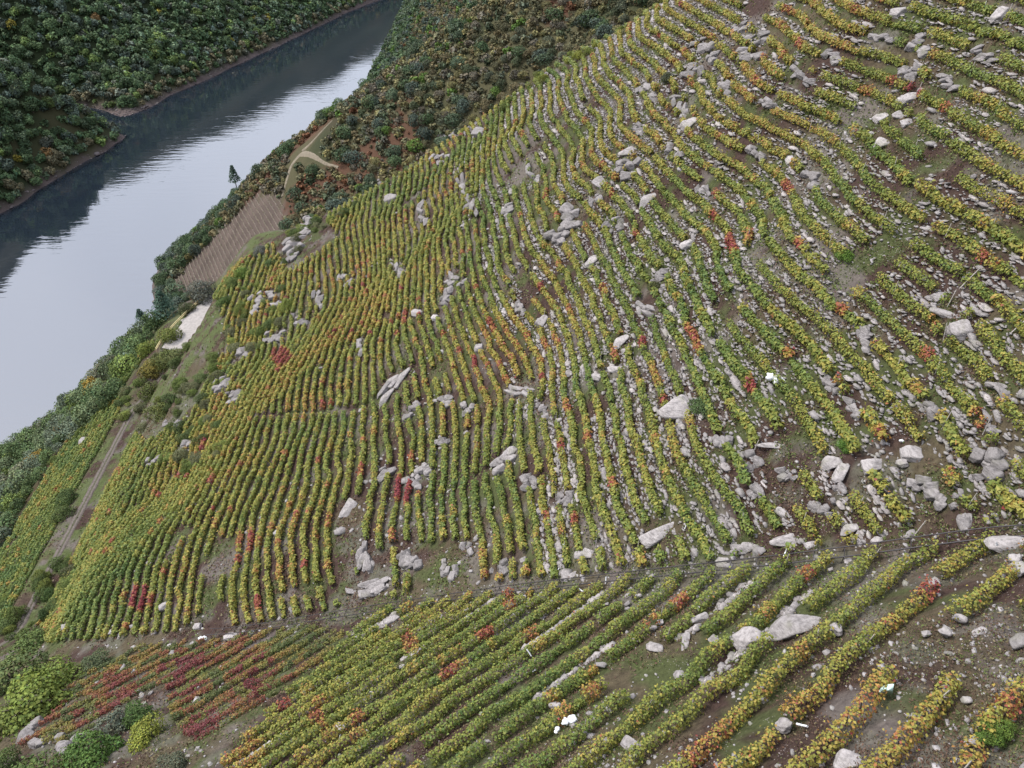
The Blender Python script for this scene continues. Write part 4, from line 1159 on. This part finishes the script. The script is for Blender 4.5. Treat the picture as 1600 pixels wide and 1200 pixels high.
# heath tufts between the shrubs of that spur
x, y = grid_points(-330, 260, 205, 1300, 4.4, rg); z = height(x, y)
m = (zF(x, y) > zO(x, y)) & (zF(x, y) > zU(x, y)-6) & (z > HW+3.0)
x, y, z = x[m], y[m], z[m]
f, u, v, d = visible(x, y, z, 1.5); f &= ~inpoly(u, v, BARE)
for P_ in PATHS: f &= ~inpoly(u, v, P_)
x, y, z = x[f], y[f], z[f]
br = fbm(x/38, y/38, 65, 3)+0.5
cl = SHR[rg.integers(0, 6, len(x))]*rg.uniform(.7, 1.3, (len(x), 1)); rd = (br > .58) & (rg.uniform(size=len(x)) < .35); cl[rd] = np.array([0.11, 0.05, 0.028])*rg.uniform(.7, 1.3, (rd.sum(), 1))
o = obj('heath', forest_mesh('heath', tuft_lib, np.stack([x, y, z-0.3], -1), rg.uniform(1.3, 2.6, len(x)), rg.uniform(.7, 1.1, len(x)), cl, rg)); tag(o, 'low heath and bracken between the shrubs of the next spur', 'heath', None, 'stuff')

# --- trees on the steep bank under the vineyard
x, y = grid_points(-330, -98, 60, 300, 5.4, rg); z = height(x, y); s_ = x+0.085*y
m = (z > HW+3) & ((s_ < -126) | ((s_ < -103) & (y > 163))) & (zU(x, y) > zF(x, y)-3)
x, y, z = x[m], y[m], z[m]
f, u, v, d = visible(x, y, z, 5.0); x, y, z, u, v, d = x[f], y[f], z[f], u[f], v[f], d[f]
r = rg.uniform(2.2, 5.2, len(x)); hs = rg.uniform(.9, 1.3, len(x))
cl = OAK[rg.choice(6, len(x), p=[.2, .2, .2, .18, .12, .1])]*rg.uniform(1.1, 1.9, (len(x), 1))*np.array([1.12, 1.04, .88])
au = rg.uniform(size=len(x)) < .025; cl[au] = (0.22, 0.15, 0.03)
order = np.argsort(-(r/d)); top = order[:280]; rest = order[280:]
print('bank trees', len(x))
for i in top:
    kind = 'orange-tinged' if au[i] else 'grey-green'
    side = 'at the left edge' if u[i] < 90 else 'beneath the gravel pad' if u[i] > 190 else 'below the farm track'
    plant_tree('bank_tree', (x[i], y[i], z[i]-0.4), r[i], hs[i], mid_me[rg.integers(6)], cl[i], f'{kind} tree on the steep river bank {side}', 'tree', f'{kind} bank trees {side}', rg)
if len(rest):
    o = obj('bank_wood', forest_mesh('bank_wood', far_lib, np.stack([x, y, z-0.4], -1)[rest], r[rest], hs[rest], cl[rest], rg)); tag(o, 'wooded river bank under the vineyard', 'wood', None, 'stuff')

# --- bushes one can point to: pixel, width in pixels, height factor, colour, label
BUSH = [
 (60, 1085, 110, .75, (.115, .150, .030), 'broad light green bush in the lower left corner'),
 (25, 1045, 90, .75, (.080, .105, .035), 'olive bush at the left edge above the light green one'),
 (95, 1050, 70, .75, (.105, .140, .030), 'light green bush right of the olive bush at the left edge'),
 (15, 1120, 70, .8, (.120, .150, .035), 'yellowish bush at the left edge above the rocks'),
 (150, 1030, 46, .7, (.075, .095, .045), 'grey-green bush by the foot of the rail'),
 (50, 1000, 60, .7, (.070, .100, .028), 'green bush under the leftmost vine rows'),
 (150, 1165, 80, .85, (.070, .125, .028), 'mid green bush at the bottom left'),
 (180, 1130, 52, .9, (.100, .115, .080), 'grey sage-coloured bush beside the mid green one'),
 (230, 1140, 58, .85, (.170, .190, .035), 'bright yellow-green bush at the bottom left'),
 (215, 1115, 50, .8, (.055, .095, .025), 'dark green bush behind the bright one, under the red vines'),
 (75, 1195, 90, .8, (.070, .105, .028), 'green bush cut by the bottom edge'),
 (5, 1190, 50, .8, (.060, .085, .025), 'dark bush in the very corner'),
 (270, 1190, 46, .8, (.085, .095, .060), 'grey-green bush at the bottom edge right of the bright one'),
 (235, 610, 36, .9, (.070, .085, .022), 'dark olive bush at the end of the track'),
 (262, 560, 40, .9, (.085, .100, .028), 'olive bush left of the gravel pad'),
 (240, 575, 36, .9, (.150, .130, .030), 'yellow-tinged bush above the end of the track'),
 (250, 640, 40, .85, (.095, .110, .030), 'olive bush right of the end of the track'),
 (266, 622, 28, .8, (.050, .075, .022), 'dark green bush on the bare slope above the track'),
 (278, 556, 34, .9, (.100, .115, .040), 'grey-olive bush just below the yellow fence'),
 (235, 540, 34, .85, (.120, .150, .030), 'light green bush on the edge above the river'),
 (266, 522, 34, .85, (.110, .130, .030), 'light olive bush behind the yellow fence'),
 (292, 480, 26, .8, (.050, .060, .025), 'dark brown-green bush behind the gravel pad'),
 (318, 455, 44, .95, (.095, .100, .078), 'grey leafless-looking bush above the gravel pad'),
 (270, 470, 40, .9, (.060, .095, .062), 'blue-green young pine left of the grey bush'),
 (352, 470, 26, .8, (.060, .095, .025), 'green bush at the far corner of the gravel pad'),
 (380, 425, 26, .8, (.085, .130, .025), 'bright green bush under the spur rocks'),
 (424, 410, 20, .9, (.070, .105, .035), 'round green bush against the spur rocks'),
 (408, 390, 22, .8, (.095, .100, .085), 'grey bush against the spur rocks'),
 (365, 440, 24, .8, (.080, .110, .030), 'green bush between the pad and the spur rocks'),
 (110, 775, 34, .9, (.060, .090, .028), 'dark green bush beside the farm track'),
 (100, 800, 30, .9, (.070, .095, .030), 'green bush lower beside the farm track'),
 (75, 960, 26, 1.2, (.045, .075, .024), 'dark upright bush left of the yellow rows'),
 (80, 930, 24, 1.1, (.050, .085, .024), 'dark bush on the edge left of the yellow rows'),
 (1045, 120, 22, .9, (.070, .082, .050), 'grey-green bush among vines near the ridge'),
 (1022, 445, 22, .8, (.060, .065, .025), 'dark mossy bush on the outcrop right of centre'),
 (1322, 395, 26, .7, (.085, .15, .025), 'bright green bush among the right-hand vines'),
 (1545, 1145, 40, .8, (.080, .13, .025), 'green bush near the lower right corner'),
 (1565, 1135, 34, .9, (.095, .145, .028), 'taller green bush near the lower right corner'),
 (1320, 694, 26, .8, (.075, .14, .025), 'bright green bush beside the rubble patch'),
 (1095, 630, 40, .7, (.055, .085, .030), 'dark green bramble right of the large pale boulder'),
]
rgb = np.random.default_rng(71)
BH = hit(np.array([float(b[0]) for b in BUSH]), np.array([b[1]+b[2]*0.22 for b in BUSH]))
for p, (u_, v_, w_, hf, cc, lab) in zip(BH, BUSH):
    dep = p[1]*CP-p[2]*SP
    rad = 0.5*w_*dep/FPX*1.3
    plant_tree('bush', (p[0], p[1], p[2]-0.25*rad), rad, hf*1.05, near_me[rgb.integers(5)], cc, lab, 'bush', None, rgb, 'stem')

# smaller green bushes over the scrubby edge of the spur
EDGE = [[(190, 600), (260, 515), (300, 480), (300, 540), (350, 560), (330, 640), (300, 670), (225, 710), (185, 655)], [(345, 470), (400, 420), (440, 420), (470, 470), (400, 560), (350, 560)],
        [(0, 940), (110, 850), (130, 880), (95, 990), (0, 1010)], [(225, 690), (330, 640), (360, 700), (300, 740), (230, 735)], [(0, 760), (60, 720), (150, 640), (190, 590), (200, 600), (150, 680), (60, 770), (0, 810)], [(420, 362), (500, 322), (545, 300), (560, 322), (500, 372), (450, 425)],
        [(1040, -12), (800, 140), (640, 250), (480, 338), (486, 352), (650, 268), (808, 160), (1050, 12)]]
cu_ = np.r_[rgb.uniform(0, 480, 1500), rgb.uniform(420, 1050, 2200)]; cv_ = np.r_[rgb.uniform(400, 1010, 1500), rgb.uniform(-10, 430, 2200)]; zone = np.full(3700, -1)
for k_, P_ in enumerate(EDGE): zone[inpoly(cu_, cv_, P_)] = k_
sel = np.r_[np.where((zone >= 0) & (zone < 5))[0][:150], np.where(zone == 5)[0][:26], np.where(zone == 6)[0][:60]]; EP = hit(cu_[sel], cv_[sel])
NM = ['on the scrubby slope between track and gravel pad', 'between the gravel pad and the vine rows', 'on the green edge left of the yellow rows', 'on the bare slope under the scrub', 'along the lower edge of the vineyard under the track', 'around the layered rocks at the end of the spur', 'along the ridge crest above the side valley']
for p, k_ in zip(EP, zone[sel]):
    if abs(p[0]+97) < 8 and abs(p[1]-188) < 20 or p[1] > 230: continue
    cc = np.array([(.085, .115, .028), (.12, .145, .032), (.06, .085, .026), (.10, .105, .05)][rgb.integers(4)])*rgb.uniform(.8, 1.25)
    rad = rgb.uniform(0.9, 2.4) if k_ < 6 else rgb.uniform(0.7, 1.6)
    if k_ == 6: cc = cc*np.array([1.35, 1.2, 1.0])
    plant_tree('bush', (p[0], p[1], p[2]-0.2*rad), rad, rgb.uniform(.7, 1.1), near_me[rgb.integers(5)], cc, 'small round green bush '+NM[k_], 'bush', 'small bushes '+NM[k_], rgb, 'stem')

# --- conifers standing above the bank
def conifer(u_, v_, hpx, cc, lab, wide=0.30):
    p = hit(np.array([float(u_)]), np.array([float(v_)]))[0]; dep = p[1]*CP-p[2]*SP; h = hpx*dep/FPX/0.80
    rg = np.random.default_rng(int(u_*7+v_)); P, Nn = [], []
    for i in range(9):
        zt = 0.30+0.68*i/8; rad = wide*(1.05-zt)*1.25+0.03
        for j in range(70):
            a = rg.uniform(0, 6.28); q = rad*math.sqrt(rg.uniform(.05, 1)); 
            P.append((math.cos(a)*q, math.sin(a)*q, zt-0.10*q+rg.normal(0, .012))); Nn.append((math.cos(a)*.4, math.sin(a)*.4, .8))
    P = np.array(P); Nn = unit(np.array(Nn)+rg.normal(0, .35, P.shape))
    V, F = leaves(P, Nn, 0.075, rg); c_ = np.tile(cc, (len(V), 1))*np.repeat(rg.uniform(.7, 1.3, (len(P), 1)), 4, 0)
    t = empty('conifer', tuple(p-np.array([0, 0, .3]))); t.scale = (h, h, h); tag(t, lab, 'tree')
    obj('crown', mesh_from('crown', V, F, c_, [M['tree_leaf']]), t)
    obj('trunk', mesh_from('trunk', *tube([(0, 0, 0), (0.004, 0, .5), (0, 0.003, .97)], [.022, .015, .004], 6), None, [M['bark']], True), t)
conifer(369, 290, 26, (.045, .075, .050), 'tall dark conifer standing out against the river on the next spur')
conifer(228, 515, 30, (.050, .085, .060), 'blue-green conifer on the bank left of the pad', .4)
conifer(262, 498, 40, (.050, .090, .062), 'broad blue-green conifer right above the bank', .45)
# ---------------------------------------------------------------- rack rail in the gully
ru = np.array([1690, 1600, 1450, 1300, 1150, 1000, 900, 800, 700, 600, 500, 400, 320], float)
rv = np.array([822, 833, 852, 872, 888, 903, 913, 924, 938, 952, 968, 984, 994], float)
RP = hit(ru, rv)
dist = np.r_[0, np.cumsum(np.linalg.norm(np.diff(RP, axis=0), axis=1))]
t = np.arange(0, dist[-1], 0.7)
rp = np.stack([np.interp(t, dist, RP[:, i]) for i in range(3)], -1)
ker = np.ones(9)/9
for i in range(3): rp[:, i] = np.convolve(np.pad(rp[:, i], 4, 'edge'), ker, 'valid')
gz_ = height_t(rp[:, 0], rp[:, 1]); z = np.convolve(np.pad(np.maximum(gz_, rp[:, 2]), 6, 'edge'), np.ones(13)/13, 'valid')+0.5
rp[:, 2] = z
tan = unit(np.gradient(rp, axis=0)); side = unit(np.stack([-tan[:, 1], tan[:, 0], 0*t], -1))
rail = empty('rack_railway', tuple(rp[len(rp)//2])); b0 = np.array(rail.location)
tag(rail, 'dark twin-rail cargo track running down across the vineyard on short posts', 'rail track')
GA = 0.46
for sgn in (-1, 1):
    V, F = tube(rp+side*sgn*GA-b0, np.full(len(rp), 0.05 if sgn > 0 else 0.042), 6)
    obj('rail', mesh_from('rail', V, F, None, [M['rail']], True), rail)
for i in range(1, len(rp)-1, 3):
    a = rp[i]+side[i]*GA; b = rp[i]-side[i]*GA
    dn = np.array([0, 0, -0.05])
    V, F = tube([a+dn-b0, b+dn-b0], [0.03, 0.03], 5); obj('cross_tie', mesh_from('cross_tie', V, F, None, [M['rail']]), rail)
    if i % 2:
        for q in (a, b):
            g = height_t(np.array([q[0]]), np.array([q[1]]))[0]
            V, F = tube([q-b0+dn, np.array([q[0], q[1], g-0.3])-b0], [0.028, 0.028], 5); obj('post', mesh_from('post', V, F, None, [M['rail']]), rail)

# ---------------------------------------------------------------- yellow wooden rail fence of the pad
fp = np.array([(-103.6, 169.0), (-103.8, 174), (-103.4, 181), (-102.0, 189.0), (-99.6, 199.0)])
fz = np.full(len(fp), -119.9)
fence = empty('wooden_fence', (fp[2][0], fp[2][1], -119.9)); tag(fence, 'low yellow wooden fence along the river side of the gravel pad', 'fence'); f0 = np.array(fence.location)
fd = np.r_[0, np.cumsum(np.linalg.norm(np.diff(fp, axis=0), axis=1))]
ft = np.arange(0, fd[-1], 2.2); fx = np.interp(ft, fd, fp[:, 0]); fy = np.interp(ft, fd, fp[:, 1])
for i in range(len(ft)):
    V, F = tube([(fx[i]-f0[0], fy[i]-f0[1], -0.9), (fx[i]-f0[0], fy[i]-f0[1], 1.1)], [.09, .08], 8); obj('post', mesh_from('post', V, F, None, [M['fence']], True), fence)
for i in range(len(ft)-1):
    for hz_ in (0.5, 0.98):
        V, F = tube([(fx[i]-f0[0], fy[i]-f0[1], hz_), (fx[i+1]-f0[0], fy[i+1]-f0[1], hz_)], [.10, .10], 8); obj('rail', mesh_from('rail', V, F, None, [M['fence']], True), fence)

# ---------------------------------------------------------------- things left among the vines
def sack(u_, v_, w_, label, seed, lobes=2, rot=0.0):
    """a crumpled white plastic sack: bulging lobes, pinched between"""
    p = hit(np.array([float(u_)]), np.array([float(v_)]))[0]; dep = p[1]*CP-p[2]*SP; L_ = w_*dep/FPX
    V, F = ICO3; V = V.copy(); rg = np.random.default_rng(seed)
    x = V[:, 0]; pin = 1-0.45*np.exp(-((x+0.25)/0.18)**2)
    k = 1+0.16*vnoise(V[:, 0]*3+seed, V[:, 1]*3+V[:, 2]*2, 131)*2+0.07*vnoise(V[:, 0]*7+seed, V[:, 2]*7+V[:, 1]*3, 132)*2
    V = V*k[:, None]; V[:, 1:] *= pin[:, None]
    V = V*np.array([0.5, 0.30, 0.24])*L_
    o = obj('plastic_sack', mesh_from('plastic_sack', V, F, None, [M['white']], True)); 
    g = height_t(np.array([p[0]]), np.array([p[1]]))[0]
    o.location = (p[0], p[1], max(g, p[2])+0.20*L_); o.rotation_euler = (0.15, 0.2, R(rot)); tag(o, label, 'sack')
sack(1211, 597, 30, 'crumpled white sack among vines above the large pale boulder', 1, rot=-25)
sack(890, 1128, 26, 'white plastic sack at the bottom between lower rows', 2, rot=20)
sack(870, 1142, 14, 'small white plastic scrap left of the bottom sack', 3, rot=60)
sack(318, 999, 14, 'small white sack at the lower left end of the rail', 4, rot=0)
sack(1408, 690, 9, 'tiny white scrap above the rubble patch', 5, rot=10)
# folded pale green sheet
p = hit(np.array([1383.]), np.array([1083.]))[0]; g = height_t(p[:1], p[1:2])[0]
V = np.array([(-.35, 0, .05), (.28, -.15, .03), (.22, .05, .75), (.05, .25, .35), (-.1, .3, .05), (.2, .3, .02)], float)
V2 = np.concatenate([V, V+np.array([0.01, 0.02, 0.012])])
F = np.array([(0, 1, 2), (0, 2, 3), (0, 3, 4), (1, 5, 2), (2, 5, 3), (3, 5, 4)])
F = np.concatenate([F, F[:, ::-1]+6]+[np.array([(0, 6, 1), (1, 6, 7), (1, 7, 5), (5, 7, 11), (5, 11, 4), (4, 11, 10), (4, 10, 0), (0, 10, 6)])])
o = obj('folded_sheet', mesh_from('folded_sheet', V2*0.9, F, None, [M['mint']])); o.location = (p[0], p[1], max(g, p[2])+0.02); tag(o, 'folded pale green sheet standing on the soil at lower right', 'sheet')
# pale plastic vine guards
TUBES = [(1357, 868, 'by the rail right of the smooth boulders'), (1224, 870, 'below the smooth pale boulder'), (905, 920, 'just below the rail in the middle'), (946, 912, 'lying by the rail right of the middle'),
         (830, 1025, 'between lower rows left of the middle'), (831, 1050, 'second one between lower rows left of the middle'), (1245, 1131, 'by the grey boulder near the bottom'), (885, 858, 'above the rail near the split stone'),
         (872, 890, 'above the rail left of the flat pinkish boulder'), (1555, 860, 'on the slab at the right edge'), (1538, 12, 'in the top right corner'), (442, 1103, 'by the lower left rows'), (530, 1155, 'in the lowest left rows'), (1070, 826, 'right of the long tilted slab')]
for i, (u_, v_, w_) in enumerate(TUBES):
    p = hit(np.array([float(u_)]), np.array([float(v_)]))[0]; g = height_t(p[:1], p[1:2])[0]
    V, F = tube([(0, 0, 0), (0.02, 0, .3), (0, 0.01, .62)], [.055, .05, .05], 8)
    o = obj('vine_guard', mesh_from('vine_guard', V, F, None, [M['white']], True)); o.location = (p[0], p[1], max(g, p[2])); rr = random.Random(i)
    o.rotation_euler = (rr.uniform(-1, 1), rr.uniform(-.9, .9), 0); tag(o, 'white plastic vine guard '+w_, 'vine guard', 'plastic vine guards')
# tall stakes seen singly
for i, (u_, v_, h_, lab) in enumerate([(1580, 520, 2.4, 'tall slanting pale stake at the right edge among the upper rows'), (1500, 450, 1.9, 'slanting pale stake among the rows by the egg-shaped stone'), (1430, 835, 1.6, 'upright grey stake behind the rail'), (1178, 705, 1.5, 'upright white stake beside the thin stone beam')]):
    p = hit(np.array([float(u_)]), np.array([float(v_)]))[0]; g = height_t(p[:1], p[1:2])[0]
    V, F = tube([(0, 0, -.2), (0, 0, h_*.5), (0.01, 0, h_)], [.045, .04, .035], 6)
    o = obj('vine_stake', mesh_from('vine_stake', V, F, None, [M['stake']], True)); o.location = (p[0], p[1], g); o.rotation_euler = (0.1, 0.35 if i < 2 else .04, 0); tag(o, lab, 'stake')
print('objects', len(bpy.data.objects), 'tris', sum(len(m.polygons) for m in bpy.data.meshes))
